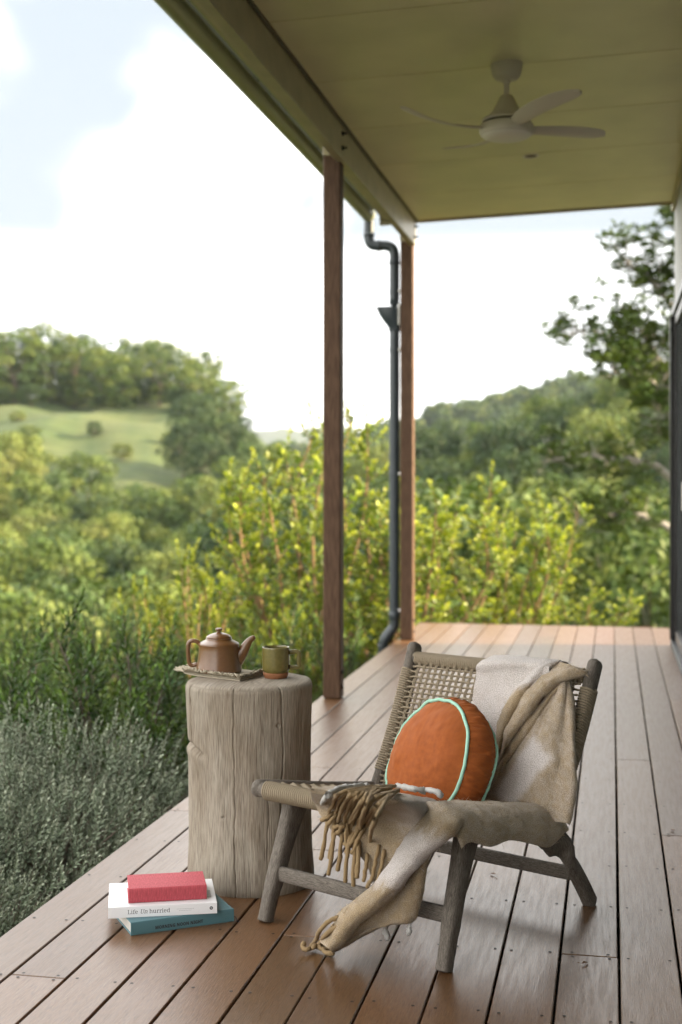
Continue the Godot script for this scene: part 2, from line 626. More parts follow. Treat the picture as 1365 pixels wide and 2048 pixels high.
# ---------------------------------------------------------------- deck
func build_deck() -> void:
	var deck := structure("deck")
	var pitch := 0.1403
	var width := 0.1345
	var joists := []
	var z := -2.957 + 0.394 * 9
	while z > -10.9:
		joists.append(z)
		z -= 0.394
	# where boards of each row butt together, as joist numbers
	var cuts := {0: [13], 1: [9, 25], 2: [15, 24], 3: [21], 4: [12, 24], 5: [10], 6: [22], 7: [14, 27], 8: [18], 9: [8, 23], 10: [10, 26], 11: [16], 12: [13, 29], 13: [20], 14: [11, 25], 15: [18], 16: [23], 17: [15]}
	var screws := Geo.new()
	for i in 18:
		# row 0 lies along the outer edge
		var x := -1.527 + pitch * (i + 0.5)
		var ends := [0.9]
		for k in cuts[i]:
			ends.append(joists[k])
		ends.append(-10.83)
		if i > 13:
			ends = [-9.73, -10.83]
		for k in ends.size() - 1:
			var za: float = ends[k] - (0.0008 if k > 0 else 0.0)
			var zb: float = ends[k + 1] + 0.0008
			var g := Geo.new()
			var t := rf(0.66, 1.32)
			g.col = Color(t * rf(0.95, 1.06), t, t * rf(0.92, 1.06))
			g.box(V(x + rf(-0.0006, 0.0006), -0.0105 + rf(-0.0006, 0.0006), (za + zb) / 2.0), V(width + rf(-0.0008, 0.0008), 0.021, za - zb), 0.0022, Basis.IDENTITY, 2, Vector2(rf(0, 9), rf(0, 9)))
			put("deck_board", g, M.deck, deck)
			for j in joists:
				if j < za and j > zb:
					for s in [-1, 1]:
						disc(screws, V(x + s * 0.047 + rf(-0.004, 0.004), 0.0009, j + rf(-0.007, 0.007)), 0.0042)
				for e in [za, zb]:
					if absf(j - e) < 0.002 and e < 0.5 and e > -10.7:
						for s in [-1, 1]:
							disc(screws, V(x + s * 0.045 + rf(-0.004, 0.004), 0.0009, e + (-0.013 if e == za else 0.013)), 0.0042)
	for q in [[-0.354, -3.985, 0.7], [-0.055, -3.30, 2.2], [0.19, -4.6, 1.1], [-1.25, -5.2, 0.2]]:
		var lg := Geo.new()
		lg.leaf(V(q[0], 0.002, q[1]), V(cos(q[2]), 0.12, sin(q[2])), V(0.1, 1, 0.1), 0.03, 0.011)
		lg.leaf(V(q[0], 0.0024, q[1]) + V(cos(q[2]), 0.12, sin(q[2])) * 0.028, V(cos(q[2] + 0.5), 0.2, sin(q[2] + 0.5)), V(0, 1, 0.2), 0.014, 0.003)
		tag(put("dry_leaf", lg, M.dry_leaf), {-0.354: "small brown dry leaf on the deck under the chair seat", -0.055: "small brown dry leaf on the boards near the front chair leg", 0.19: "small brown dry leaf on the boards behind the chair", -1.25: "small brown dry leaf beside the nearer post"}[q[0]], "leaf")
	put("screw", screws, M.screw, deck, "stuff")
	for j in joists:
		var g := Geo.new()
		g.box(V(-0.5, -0.092, j), V(2.0, 0.14, 0.045), 0.003, Basis.IDENTITY, 0)
		put("joist", g, M.joist, deck)
	var edge := Geo.new()
	edge.box(V(-1.512, -0.1, -4.96), V(0.022, 0.156, 11.7), 0.002)
	put("edge_joist", edge, M.post, deck)
	var e2 := Geo.new()
	e2.box(V(-0.3, -0.1, -10.81), V(2.4, 0.156, 0.022), 0.002, Basis.IDENTITY, 0)
	put("end_joist", e2, M.post, deck)

func disc(g: Geo, at: Vector3, r: float) -> void:
	var s := g.v.size()
	g.vert(at + Vector3.UP * 0.0002, Vector3.UP, Vector2.ZERO)
	for k in 8:
		g.vert(at + V(cos(TAU * k / 8) * r, 0, sin(TAU * k / 8) * r), Vector3.UP, Vector2.ZERO)
	for k in 8:
		g.ix.append_array(PackedInt32Array([s, s + 1 + k, s + 1 + (k + 1) % 8]))

# ---------------------------------------------------------------- house beside the deck
func build_house() -> void:
	var h := thing("house", "grey clad house wall with tall black glazed doors along the deck", "house", V(0.43, 0, 0))
	# solid body behind the veranda wall, its end wall at the far corner
	var upper := Geo.new()
	upper.box(V(0.06, 2.86, -4.3), V(0.12, 1.0, 10.86), 0.004)
	put("wall", upper, M.wall, h)
	var body := Geo.new()
	body.box(V(3.5, 1.16, -9.68), V(6.75, 4.4, 0.1), 0.004, Basis.IDENTITY, 0)
	put("wall", body, M.wall, h)
	var far := Geo.new()
	far.box(V(6.94, 1.2, -4.3), V(0.1, 4.48, 10.64), 0.004)
	put("wall", far, M.wall, h)
	var floor_ := Geo.new()
	floor_.box(V(3.5, -0.2, -4.3), V(6.7, 0.3, 10.6), 0.004)
	put("floor", floor_, M.interior, h)
	var lid := Geo.new()
	lid.box(V(3.5, 3.19, -4.3), V(6.6, 0.1, 10.6), 0.004)
	put("ceiling", lid, M.interior, h)
	var back := Geo.new()
	back.box(V(3.5, 1.5, 1.08), V(6.8, 3.7, 0.1), 0.004, Basis.IDENTITY, 0)
	put("wall", back, M.interior, h)
	# added unseen wall behind the viewpoint, cuts the light from behind
	var added_wall := Geo.new()
	added_wall.box(V(-0.55, 1.53, 1.09), V(1.06, 3.06, 0.1), 0.004, Basis.IDENTITY, 0)
	put("wall", added_wall, M.wall, h)
	# doors: head, sill, stiles, panes
	var head := Geo.new()
	head.box(V(0.035, 2.325, -4.3), V(0.11, 0.06, 10.84), 0.003)
	put("door_head", head, M.black_frame, h)
	var sill := Geo.new()
	sill.box(V(0.02, 0.022, -4.3), V(0.1, 0.04, 10.84), 0.003)
	put("door_sill", sill, M.dark_metal, h)
	var corner := Geo.new()
	corner.box(V(0.015, 1.17, -9.685), V(0.10, 2.25, 0.075), 0.003, Basis.IDENTITY, 1)
	put("door_jamb", corner, M.black_frame, h)
	var z := -9.64
	var n := 0
	while z > -9.64 - 0.01 + 0.0 and n < 7 or n < 7:
		var za := z
		var zb := z + 1.5
		var off := 0.045 if n % 2 else 0.015
		var leafd := Node3D.new()
		leafd.name = "door"
		h.add_child(leafd, true)
		for s in [za + 0.03, zb - 0.03]:
			var st := Geo.new()
			st.box(V(off, 1.17, s), V(0.035, 2.22, 0.055), 0.003, Basis.IDENTITY, 1)
			put("stile", st, M.black_frame, leafd)
		for y in [0.08, 2.26]:
			var rl := Geo.new()
			rl.box(V(off, y, (za + zb) / 2), V(0.034, 0.07, zb - za - 0.12), 0.003)
			put("rail", rl, M.black_frame, leafd)
		var pn := Geo.new()
		pn.box(V(off, 1.17, (za + zb) / 2), V(0.006, 2.12, zb - za - 0.11), 0.001)
		put("pane", pn, M.glass, leafd)
		if n == 0:
			var hd := Geo.new()
			hd.sweep([V(off - 0.034, 0.98, zb - 0.03), V(off - 0.034, 1.14, zb - 0.03)], [Vector2(0.018, 0.018)], V(0, 0, 1), 3.0, 10, 0.006)
			hd.box(V(off - 0.024, 1.0, zb - 0.03), V(0.02, 0.02, 0.012), 0.002)
			hd.box(V(off - 0.024, 1.12, zb - 0.03), V(0.02, 0.02, 0.012), 0.002)
			put("handle", hd, M.white_plastic, leafd)
		z = zb
		n += 1
	# cover strip between wall and ceiling
	var co := Geo.new()
	co.box(V(-0.012, 3.055, -4.3), V(0.024, 0.045, 10.84), 0.004)
	put("cornice", co, M.beam, h)

# ---------------------------------------------------------------- veranda roof
func build_roof() -> void:
	var roof := thing("veranda_roof", "olive lined veranda roof with seamed ceiling panels over the deck", "roof", V(0, 0, 0))
	var joints := [1.1, 0.23, -0.635, -1.5, -2.37, -3.24, -4.11, -4.95, -5.8, -6.67, -7.53, -8.38, -9.25 + 0.42, -9.62]
	joints = [1.1, 0.35, -0.5, -1.36, -2.21, -3.06, -3.92, -4.77, -5.32, -6.18, -7.04, -7.89, -8.75, -9.61]
	var slope := Basis(Vector3.BACK, atan(0.0345))
	for k in joints.size() - 1:
		var g := Geo.new()
		var t := rf(0.97, 1.03)
		g.col = Color(t, t, t)
		var za: float = joints[k]
		var zb: float = joints[k + 1]
		g.box(V(-0.478, 3.0545, (za + zb) / 2), V(1.815, 0.012, za - zb - 0.008), 0.003, slope, 0, Vector2(rf(0, 5), rf(0, 5)))
		put("ceiling_panel", g, M.ceiling, roof)
	# panels over the eave strip beyond the beam
	for k in joints.size() - 1:
		var g := Geo.new()
		var za: float = joints[k]
		var zb: float = joints[k + 1]
		g.box(V(-1.515, 3.028, (za + zb) / 2), V(0.13, 0.012, za - zb - 0.004), 0.002, slope)
		put("eave_panel", g, M.soffit, roof)
	# backing and roof sheet above
	var bk := Geo.new()
	bk.box(V(-0.58, 3.10, -4.25), V(2.05, 0.06, 10.66), 0.003, slope)
	put("backing", bk, M.seam, roof)
	var sheet := Geo.new()
	sheet.box(V(2.7, 3.275, -4.25), V(8.84, 0.03, 10.74), 0.003, slope)
	put("roof_sheet", sheet, M.dark_metal, roof)
	var trim := Geo.new()
	trim.box(V(-0.55, 3.105, -9.625), V(2.2, 0.15, 0.018), 0.003, slope, 0)
	put("end_trim", trim, M.beam, roof)
	var fascia := Geo.new()
	fascia.box(V(-1.594, 3.09, -4.25), V(0.026, 0.13, 10.74), 0.003)
	put("fascia", fascia, M.beam, roof)
	var strip := Geo.new()
	strip.box(V(-1.618, 3.10, -4.25), V(0.016, 0.13, 10.74), 0.003)
	put("fascia_trim", strip, M.gutter, roof)
	var under := Geo.new()
	under.box(V(-1.67, 3.135, -4.25), V(0.085, 0.05, 10.72), 0.003)
	put("shadow_gap_strip", under, M.dark_metal, roof)  # dark strip standing in for the shade between gutter and fascia
	# inner edge moulding between beam and ceiling
	var mould := Geo.new()
	mould.box(V(-1.372, 3.014, -4.25), V(0.014, 0.014, 10.72), 0.003)
	put("edge_strip", mould, M.seam, roof)

	# half round gutter, a trough with thickness
	var g := thing("gutter", "olive half round gutter along the outer veranda eave", "gutter", V(-1.737, 3.083, 0))
	var gm := Geo.new()
	var rows := []
	for z in [1.1, 0.0, -2.0, -4.0, -6.0, -8.0, -9.66]:
		var r := PackedVector3Array()
		for k in 25:
			var a := PI + PI * k / 24.0
			r.append(V(cos(a) * 0.048, sin(a) * 0.050, z))
		for k in 5:
			var a := TAU * k / 8.0 - PI / 2
			r.append(V(0.048 + cos(a) * 0.004, 0.006 + sin(a) * 0.004, z))
		for k in 25:
			var a := TAU - PI * k / 24.0
			r.append(V(cos(a) * 0.0462, sin(a) * 0.0482, z))
		r.append(r[0])
		rows.append(r)
	gm.grid(rows, true, false)
	put("trough", gm, M.gutter, g)
	var lip := Geo.new()
	lip.tube([V(-0.048, 0.004, 1.1), V(-0.048, 0.004, -4), V(-0.048, 0.004, -9.66)], [0.006], 8)
	put("lip", lip, M.gutter, g)
	var cap := Geo.new()
	cap.lathe([Vector2(0.0005, -0.002), Vector2(0.049, -0.002), Vector2(0.051, 0.0), Vector2(0.049, 0.004), Vector2(0.0005, 0.004)], 32, V(0, 0, -9.664), Basis(Vector3.RIGHT, PI / 2))
	put("end_cap", cap, M.gutter, g)
	for k in 8:
		var s := Geo.new()
		s.box(V(0.02, 0.012, 0.4 - k * 1.35), V(0.12, 0.004, 0.02), 0.001)
		put("strap", s, M.dark_metal, g)

	# outer beam
	var b := thing("beam", "long olive brown steel beam carrying the ceiling edge on the posts", "beam", V(0, 0, 0))
	var web := Geo.new()
	web.box(V(-1.388, 2.934, -4.25), V(0.012, 0.172, 10.72), 0.002)
	put("web", web, M.beam, b)
	var fl := Geo.new()
	fl.box(V(-1.405, 2.843, -4.25), V(0.046, 0.012, 10.72), 0.002)
	put("flange", fl, M.beam, b)
	var lipb := Geo.new()
	lipb.box(V(-1.4235, 2.856, -4.25), V(0.009, 0.014, 10.72), 0.002)
	put("flange_lip", lipb, M.soffit, b)
	for z in [-7.03, -9.68, -4.4, -1.75]:
		var blk := Geo.new()
		blk.box(V(-1.452, 2.95, z), V(0.098, 0.155, 0.098), 0.003, Basis.IDENTITY, 1)
		put("packer", blk, M.beam, b)
		for y in [2.89, 2.965]:
			var bolt := Geo.new()
			bolt.lathe([Vector2(0.0005, 0), Vector2(0.013, 0), Vector2(0.013, 0.007), Vector2(0.006, 0.009), Vector2(0.0005, 0.0095)], 6, V(-1.381, y, z + 0.12), Basis(Vector3.BACK, -PI / 2))
			bolt.lathe([Vector2(0.0005, 0), Vector2(0.0055, 0), Vector2(0.0055, 0.02), Vector2(0.0005, 0.0202)], 10, V(-1.374, y, z + 0.12), Basis(Vector3.BACK, -PI / 2))
			put("bolt", bolt, M.screw, b)
	var plate := Geo.new()
	plate.box(V(-1.405, 2.934, -9.617), V(0.05, 0.17, 0.006), 0.001, Basis.IDENTITY, 1)
	put("end_plate", plate, M.white_plastic, b)
	# recessed light in the ceiling
	var dl := thing("ceiling_light", "small round recessed light in the ceiling behind the fan", "light", V(-0.465, 3.0465, -7.95))
	var ring := Geo.new()
	ring.lathe([Vector2(0.034, 0.004), Vector2(0.036, -0.001), Vector2(0.046, -0.004), Vector2(0.05, -0.001), Vector2(0.05, 0.004)], 32, Vector3.ZERO, slope)
	put("ring", ring, M.lamp, dl)
	var len_ := Geo.new()
	len_.lathe([Vector2(0.036, 0.002), Vector2(0.02, 0.001), Vector2(0.0005, 0.0005)], 24, Vector3.ZERO, slope)
	put("cover", len_, M.seam, dl)

# ---------------------------------------------------------------- posts, pipe, fan
func build_posts() -> void:
	var labels := {-7.03: "nearer of two brown hardwood veranda posts, standing before the leafy bush", -9.68: "farther brown hardwood veranda post, with the downpipe fixed beside it"}
	for z in [-7.03, -9.68]:
		var p := thing("veranda_post", labels[z], "post", V(-1.452, 0, z), 0.0, "hardwood posts of the veranda")
		var g := Geo.new()
		g.box(V(0, 1.437, 0), V(0.094, 2.87, 0.094), 0.006, Basis.IDENTITY, 1, Vector2(z, z * 0.3))
		put("timber", g, M.post, p)
		var rebate := Geo.new()
		rebate.box(V(-0.022, 2.905, 0), V(0.05, 0.07, 0.092), 0.004, Basis.IDENTITY, 1)
		put("tenon", rebate, M.post, p)
		for y in [0.06, 0.14]:
			var b := Geo.new()
			b.lathe([Vector2(0.0005, 0), Vector2(0.012, 0), Vector2(0.012, 0.008), Vector2(0.0005, 0.009)], 6, V(0.047, y, 0.01), Basis(Vector3.BACK, -PI / 2))
			put("bolt", b, M.screw, p)

func build_downpipe() -> void:
	var d := thing("downpipe", "dark grey round downpipe with rain head beside the farther post", "downpipe", V(0, 0, -9.70))
	var path := crspline([V(-1.737, 3.04, 0), V(-1.738, 2.97, 0), V(-1.738, 2.915, 0), V(-1.722, 2.876, 0), V(-1.685, 2.862, 0), V(-1.64, 2.862, 0), V(-1.60, 2.858, 0), V(-1.566, 2.838, 0), V(-1.552, 2.80, 0), V(-1.551, 2.74, 0), V(-1.551, 2.43, 0)], 5)
	var g := Geo.new()
	g.tube(path, [0.038], 20)
	put("upper_pipe", g, M.pipe, d)
	var low := crspline([V(-1.551, 2.26, 0), V(-1.551, 1.5, 0), V(-1.551, 0.6, 0), V(-1.551, 0.2, 0), V(-1.551, 0.12, 0), V(-1.558, 0.085, 0.0), V(-1.585, 0.045, 0.01), V(-1.615, 0.0, 0.02), V(-1.630, -0.05, 0.02), V(-1.632, -0.12, 0.02), V(-1.632, -0.95, 0.02)], 5)
	var g2 := Geo.new()
	g2.tube(low, [0.038], 20)
	put("lower_pipe", g2, M.pipe, d)
	for q in [[V(-1.738, 2.93, 0), V(-1.738, 2.955, 0)], [V(-1.675, 2.862, 0), V(-1.65, 2.862, 0)], [V(-1.551, 2.72, 0), V(-1.551, 2.75, 0)], [V(-1.551, 0.14, 0), V(-1.551, 0.20, 0)], [V(-1.632, -0.12, 0.02), V(-1.632, -0.16, 0.02)]]:
		var s := Geo.new()
		s.tube(q, [0.0415], 20)
		put("socket", s, M.pipe, d)
	# rain head: open hopper, wide above and narrow below
	var hop := Geo.new()
	var rows := []
	for p in [[2.235, 0.04, 0.0], [2.26, 0.042, 0.0], [2.30, 0.055, 0.018], [2.35, 0.07, 0.036], [2.405, 0.087, 0.045], [2.41, 0.090, 0.046], [2.408, 0.086, 0.046], [2.35, 0.064, 0.034], [2.30, 0.05, 0.018], [2.26, 0.036, 0.0]]:
		var r := PackedVector3Array()
		for k in 33:
			var a := TAU * k / 32
			var x := signf(cos(a)) * pow(absf(cos(a)), 0.6)
			var zz := signf(sin(a)) * pow(absf(sin(a)), 0.6)
			r.append(V(-1.551 - p[2] + x * p[1], p[0], -zz * minf(p[1], 0.07)))
		rows.append(r)
	hop.grid(rows, true)
	put("rain_head", hop, M.pipe, d)
	var pl := Geo.new()
	pl.box(V(-1.506, 2.35, 0.03), V(0.012, 0.15, 0.09), 0.003, Basis.IDENTITY, 1)
	put("back_plate", pl, M.white_plastic, d)
	for y in [2.523, 2.098, 0.21, 1.2]:
		var c := Geo.new()
		c.lathe([Vector2(0.0385, -0.012), Vector2(0.0405, -0.012), Vector2(0.0405, 0.012), Vector2(0.0385, 0.012)], 24, V(-1.551, y, 0))
		put("clip", c, M.pipe, d)
		var k := Geo.new()
		k.lathe([Vector2(0.0005, -0.012), Vector2(0.009, -0.010), Vector2(0.012, 0), Vector2(0.009, 0.010), Vector2(0.0005, 0.012)], 12, V(-1.506, y, 0.034))
		put("fixing", k, M.white_plastic, d)

func build_fan() -> void:
	var f := thing("ceiling_fan", "pale beige ceiling fan with four curved blades under the ceiling", "ceiling fan", V(-0.47, 3.0475, -6.165))
	var can := Geo.new()
	can.lathe([Vector2(0.0005, -0.075), Vector2(0.03, -0.074), Vector2(0.05, -0.068), Vector2(0.064, -0.05), Vector2(0.071, -0.02), Vector2(0.073, 0.003)], 48)
	put("canopy", can, M.fan, f)
	var rod := Geo.new()
	rod.tube([V(0, -0.07, 0), V(0, -0.16, 0)], [0.0125], 16)
	rod.lathe([Vector2(0.0125, -0.088), Vector2(0.018, -0.086), Vector2(0.018, -0.076), Vector2(0.0125, -0.07)], 24)
	put("rod", rod, M.fan, f)
	var cone := Geo.new()
	cone.lathe([Vector2(0.110, -0.262), Vector2(0.112, -0.255), Vector2(0.107, -0.248), Vector2(0.085, -0.235), Vector2(0.065, -0.215), Vector2(0.046, -0.18), Vector2(0.031, -0.150), Vector2(0.025, -0.143), Vector2(0.013, -0.142)], 56)
	put("cone", cone, M.fan, f)
	var hub := Geo.new()
	hub.lathe([Vector2(0.112, -0.323), Vector2(0.120, -0.318), Vector2(0.123, -0.305), Vector2(0.123, -0.285), Vector2(0.118, -0.274), Vector2(0.108, -0.270), Vector2(0.05, -0.268)], 56)
	put("motor_housing", hub, M.fan, f)
	var lamp := Geo.new()
	lamp.lathe([Vector2(0.0005, -0.346), Vector2(0.05, -0.344), Vector2(0.085, -0.338), Vector2(0.106, -0.329), Vector2(0.112, -0.322)], 56)
	put("light_cover", lamp, M.lamp, f)
	for k in 4:
		var turn := Basis(Vector3.UP, TAU * k / 4.0 + deg_to_rad(29.0))
		var g := Geo.new()
		var rows := []
		var top := []
		for i in 25:
			var t := i / 24.0
			var rad := lerpf(0.085, 0.545, t)
			# trailing sweep, twist and a little lift towards the tip
			var mid := -0.085 * t * t + 0.030 * sin(t * PI)
			var half := 0.024 + 0.026 * sin(minf(t * 1.25, 1.0) * PI * 0.5)
			if t > 0.78:
				half *= sqrt(maxf(0.0, 1.0 - pow((t - 0.78) / 0.222, 2.4)))
			var tilt := lerpf(0.42, 0.16, t)
			var y := -0.292 + 0.035 * t * t
			var r := PackedVector3Array()
			for q in 19:
				var a := TAU * q / 18.0
				var s := cos(a)
				var th := sin(a) * lerpf(0.0055, 0.0025, t)
				var off := mid + s * half
				r.append(turn * V(rad, y + s * half * tilt + th - (1.0 - s * s) * 0.006 + 0.0, off))
			rows.append(r)
		g.grid(rows, true, true)
		put("blade", g, M.fan, f)

# ---------------------------------------------------------------- stump table
func build_stump() -> void:
	var s := thing("stump_stool", "weathered grey tree stump used as a side table", "stump stool", V(-1.032, 0, -3.795))
	var f := FastNoiseLite.new()
	f.seed = 77
	f.frequency = 1.0
	f.fractal_octaves = 3
	var fine := FastNoiseLite.new()
	fine.seed = 78
	fine.frequency = 1.0
	fine.fractal_octaves = 4
	var g := Geo.new()
	var rows := []
	var seg := 576
	var prof := []
	for k in 6:
		prof.append([0.0 + 0.004 * k, 0.975 + 0.025 * sin(k / 5.0 * PI / 2)])
	for k in range(1, 120):
		prof.append([0.02 + 0.542 * k / 119.0, 1.0])
	for k in range(1, 9):
		var a := k / 8.0 * PI / 2
		prof.append([0.562 + 0.020 * sin(a), 1.0 - 0.10 * (1.0 - cos(a))])
	for k in [0.84, 0.7, 0.55, 0.4, 0.25, 0.1, 0.004]:
		prof.append([0.582 + 0.0015, k])
	# cracks: angle towards the room, from height, to height, width, depth
	var face := atan2(-3.795, -1.032)
	var cracks := [[-0.25, 0.0, 0.585, 0.0017, 0.005, 0.0], [0.53, 0.08, 0.585, 0.0018, 0.006, 0.02], [-1.15, 0.40, 0.585, 0.0035, 0.009, 0.0], [0.27, 0.0, 0.34, 0.0015, 0.002, -0.02], [0.95, 0.36, 0.50, 0.002, 0.003, 0.03]]
	for i in prof.size():
		var y: float = prof[i][0]
		var k: float = prof[i][1]
		var t := y / 0.58
		var base := 0.1805 - 0.006 * sin(t * PI) + 0.004 * t + 0.003 * smoothstep(0.25, 0.0, t)
		var lean := V(0.006 * (1.0 - t) - 0.010 * sin(t * PI * 0.9) * 0.3, 0, 0)
		var r := PackedVector3Array()
		for j in seg + 1:
			var a := TAU * j / seg
			var d := V(cos(a), 0, -sin(a))
			var w := f.get_noise_3d(d.x * 1.1, y * 1.6, d.z * 1.1) * 0.007 + f.get_noise_3d(d.x * 3.0, y * 2.2, d.z * 3.0 + 7.0) * 0.0016
			w += fine.get_noise_3d(d.x * 14.0, y * 4.0, d.z * 14.0) * 0.0005 + fine.get_noise_3d(d.x * 50.0, y * 7.0, d.z * 50.0 + 3.0) * 0.0003
			if k > 0.85:
				# the room sees the stump from +z: measure each crack from there
				var here := atan2(d.x * 0.9656 - d.z * 0.2626, d.z * 0.9656 + d.x * 0.2626)
				for c in cracks:
					if y > c[1] - 0.02 and y < c[2] + 0.02:
						var bend: float = c[0] + c[5] * sin(y * 18.0) + f.get_noise_2d(y * 9.0, c[0] * 50.0) * 0.03
						var q: float = absf(wrapf(here - bend, -PI, PI)) * 0.18
						var fadein: float = smoothstep(c[1] - 0.02, c[1] + 0.03, y) * (1.0 if c[2] > 0.58 else smoothstep(c[2] + 0.02, c[2] - 0.03, y))
						w -= c[4] * exp(-pow(q / c[3], 2.0)) * fadein
				# notch cut across the left side, with a lip under it
				var na := wrapf(here + 1.08, -PI, PI)
				if na < 0.30 and na > -0.9:
					var ny := 0.405 - 0.05 * clampf((na + 0.1) / 0.4, 0, 1) * 0.5
					w -= 0.013 * exp(-pow((y - ny) / 0.007, 2.0)) * smoothstep(0.30, 0.16, na) * smoothstep(-0.9, -0.6, na)
					w += 0.004 * exp(-pow((y - ny + 0.022) / 0.015, 2.0)) * smoothstep(0.30, 0.16, na)
				# knots
				for kn in [[0.47, 0.475, 0.010], [0.10, 0.315, 0.008], [-0.45, 0.22, 0.007]]:
					var da: float = wrapf(here - kn[0], -PI, PI) * 0.18
					var dy: float = (y - kn[1]) * 1.5
					w -= 0.009 * exp(-(da * da + dy * dy) / (kn[2] * kn[2] * 0.4))
			var rr := (base + w) * k
			var top := 0.0
			if k < 0.86:
				top = fine.get_noise_2d(d.x * k * 9.0, d.z * k * 9.0) * 0.0015
			r.append(d * rr + V(0, y + top, 0) + lean)
		rows.append(r)
	g.grid(rows, true)
	# grain runs straight up the sides
	for k in g.v.size():
		var p := g.v[k]
		if p.y < 0.575:
			g.uv[k] = Vector2(TAU * (k % (seg + 1)) / seg * 0.18, p.y)
		else:
			g.uv[k] = Vector2(p.x, p.z * 0.2)
		# weathering in patches, greyer and browner
		var st := f.get_noise_3d(p.x * 5.0, p.y * 2.2, p.z * 5.0) + 0.5 * f.get_noise_3d(p.x * 17.0 + 5.0, p.y * 5.0, p.z * 17.0)
		g.c[k] = Color(0.98, 0.97, 0.95).lerp(Color(0.78, 0.73, 0.67), clampf(0.35 + st * 1.1, 0.0, 1.0))
	put("trunk_block", g, M.stump, s)

# ---------------------------------------------------------------- tea things
func build_tea() -> void:
	var top := 0.5835
	# woven mat, folded once, with a looped fringe
	var m := thing("woven_mat", "small cream woven mat with looped fringe under the teapot", "mat", V(-1.047, top, -3.74))
	var ea := V(-0.195, 0, -0.090).normalized()
	var eb := V(0.033, 0, -0.126).normalized()
	var cl := Geo.new()
	for lay in 2:
		var rows := []
		for i in 25:
			var r := PackedVector3Array()
			for j in 21:
				var a := 0.218 * i / 24.0 + (0.002 if lay else 0.0)
				var b := 0.145 * j / 20.0 + (0.006 if lay else 0.0)
				var y := 0.0035 + lay * 0.0042 + 0.0008 * sin(i * 1.9 + lay) * sin(j * 1.3)
				if lay == 0 and i > 18:
					y += 0.00012 * (i - 18) * (i - 18)
				elif i > 18:
					y += 0.00012 * (i - 18) * (i - 18)
				r.append(ea * a + eb * b + Vector3.UP * y)
			rows.append(r)
		cl.grid(rows, false, false)
		var under := []
		for r in rows:
			var q := PackedVector3Array()
			for p in r:
				q.append(p - Vector3.UP * 0.0032)
			under.append(q)
		cl.grid(under, false, true)
		var rim := []
		var rim2 := []
		var ring_a := PackedVector3Array()
		var ring_b := PackedVector3Array()
		for i in 25:
			ring_a.append(rows[i][0])
			ring_b.append(under[i][0])
		for j in range(1, 21):
			ring_a.append(rows[24][j])
			ring_b.append(under[24][j])
		for i in range(23, -1, -1):
			ring_a.append(rows[i][20])
			ring_b.append(under[i][20])
		for j in range(19, -1, -1):
			ring_a.append(rows[0][j])
			ring_b.append(under[0][j])
		cl.grid([ring_b, ring_a], false, true)
	put("cloth", cl, M.mat_cloth, m)
	var fr := Geo.new()
	for k in 90:
		# curly loops along the two near edges
		var on_a := k < 60
		var t := (k / 60.0) if on_a else ((k - 60) / 30.0)
		var p := (ea * 0.218 * t + eb * rf(0.0, 0.012)) if on_a else (eb * 0.145 * t + ea * rf(0.0, 0.012))
		p.y = 0.008
		if on_a and t > 0.75:
			p.y += 0.002
		var out := -eb if on_a else -ea
		var path := []
		var side := ea if on_a else eb
		for q in 9:
			var a := q / 8.0 * TAU * 0.9
			path.append(p + out * (0.006 - 0.009 * cos(a) * rf(0.7, 1.2)) + side * sin(a) * rf(0.003, 0.007) + Vector3.UP * (0.0068 * (1.0 - cos(a)) * rf(0.4, 1.0) + 0.0008))
		fr.tube(path, [0.0022], 5)
	put("loop_fringe", fr, M.mat_cloth, m)
	var fe := Geo.new()
	for k in 26:
		var p := ea * 0.214 + eb * (0.145 * k / 25.0) + Vector3.UP * 0.011
		var path := [p]
		for q in range(1, 6):
			path.append(p + ea * 0.0085 * q + eb * rf(-0.003, 0.003) + Vector3.UP * (0.0012 * q * sin(k * 1.7) + rf(-0.001, 0.001) + 0.001))
		fe.tube(path, [0.0036, 0.0036, 0.0032, 0.0034, 0.0026], 5)
	put("end_fringe", fe, M.mat_cloth, m)

	var t := thing("teapot", "brown glazed ceramic teapot with lid and curved spout", "teapot", V(-1.142, top + 0.010, -3.851), 0.2)
	var body := Geo.new()
	body.lathe([Vector2(0.0005, 0.0), Vector2(0.064, 0.0), Vector2(0.0672, 0.002), Vector2(0.0682, 0.006), Vector2(0.0665, 0.015), Vector2(0.0635, 0.030), Vector2(0.0612, 0.048), Vector2(0.0598, 0.064), Vector2(0.0592, 0.074), Vector2(0.0600, 0.0785), Vector2(0.0605, 0.0815), Vector2(0.0592, 0.0838), Vector2(0.055, 0.0862), Vector2(0.047, 0.0905), Vector2(0.040, 0.0935), Vector2(0.0385, 0.0960), Vector2(0.0388, 0.0985), Vector2(0.036, 0.0995), Vector2(0.0345, 0.097), Vector2(0.0005, 0.096)], 64)
	put("body", body, M.brown_glaze, t)
	var lid := Geo.new()
	lid.lathe([Vector2(0.0365, 0.0995), Vector2(0.0378, 0.1005), Vector2(0.0375, 0.1025), Vector2(0.033, 0.1065), Vector2(0.025, 0.1105), Vector2(0.015, 0.1135), Vector2(0.008, 0.1150), Vector2(0.0055, 0.1175), Vector2(0.0058, 0.1195), Vector2(0.0095, 0.1215), Vector2(0.0112, 0.1240), Vector2(0.0104, 0.1268), Vector2(0.006, 0.1285), Vector2(0.0005, 0.129)], 48)
	put("lid", lid, M.brown_glaze, t)
	var spout := Geo.new()
	var sp := crspline([V(0.045, 0.030, 0), V(0.056, 0.040, 0), V(0.070, 0.058, 0), V(0.083, 0.080, 0), V(0.094, 0.094, 0), V(0.107, 0.1015, 0)], 6)
	var wh := []
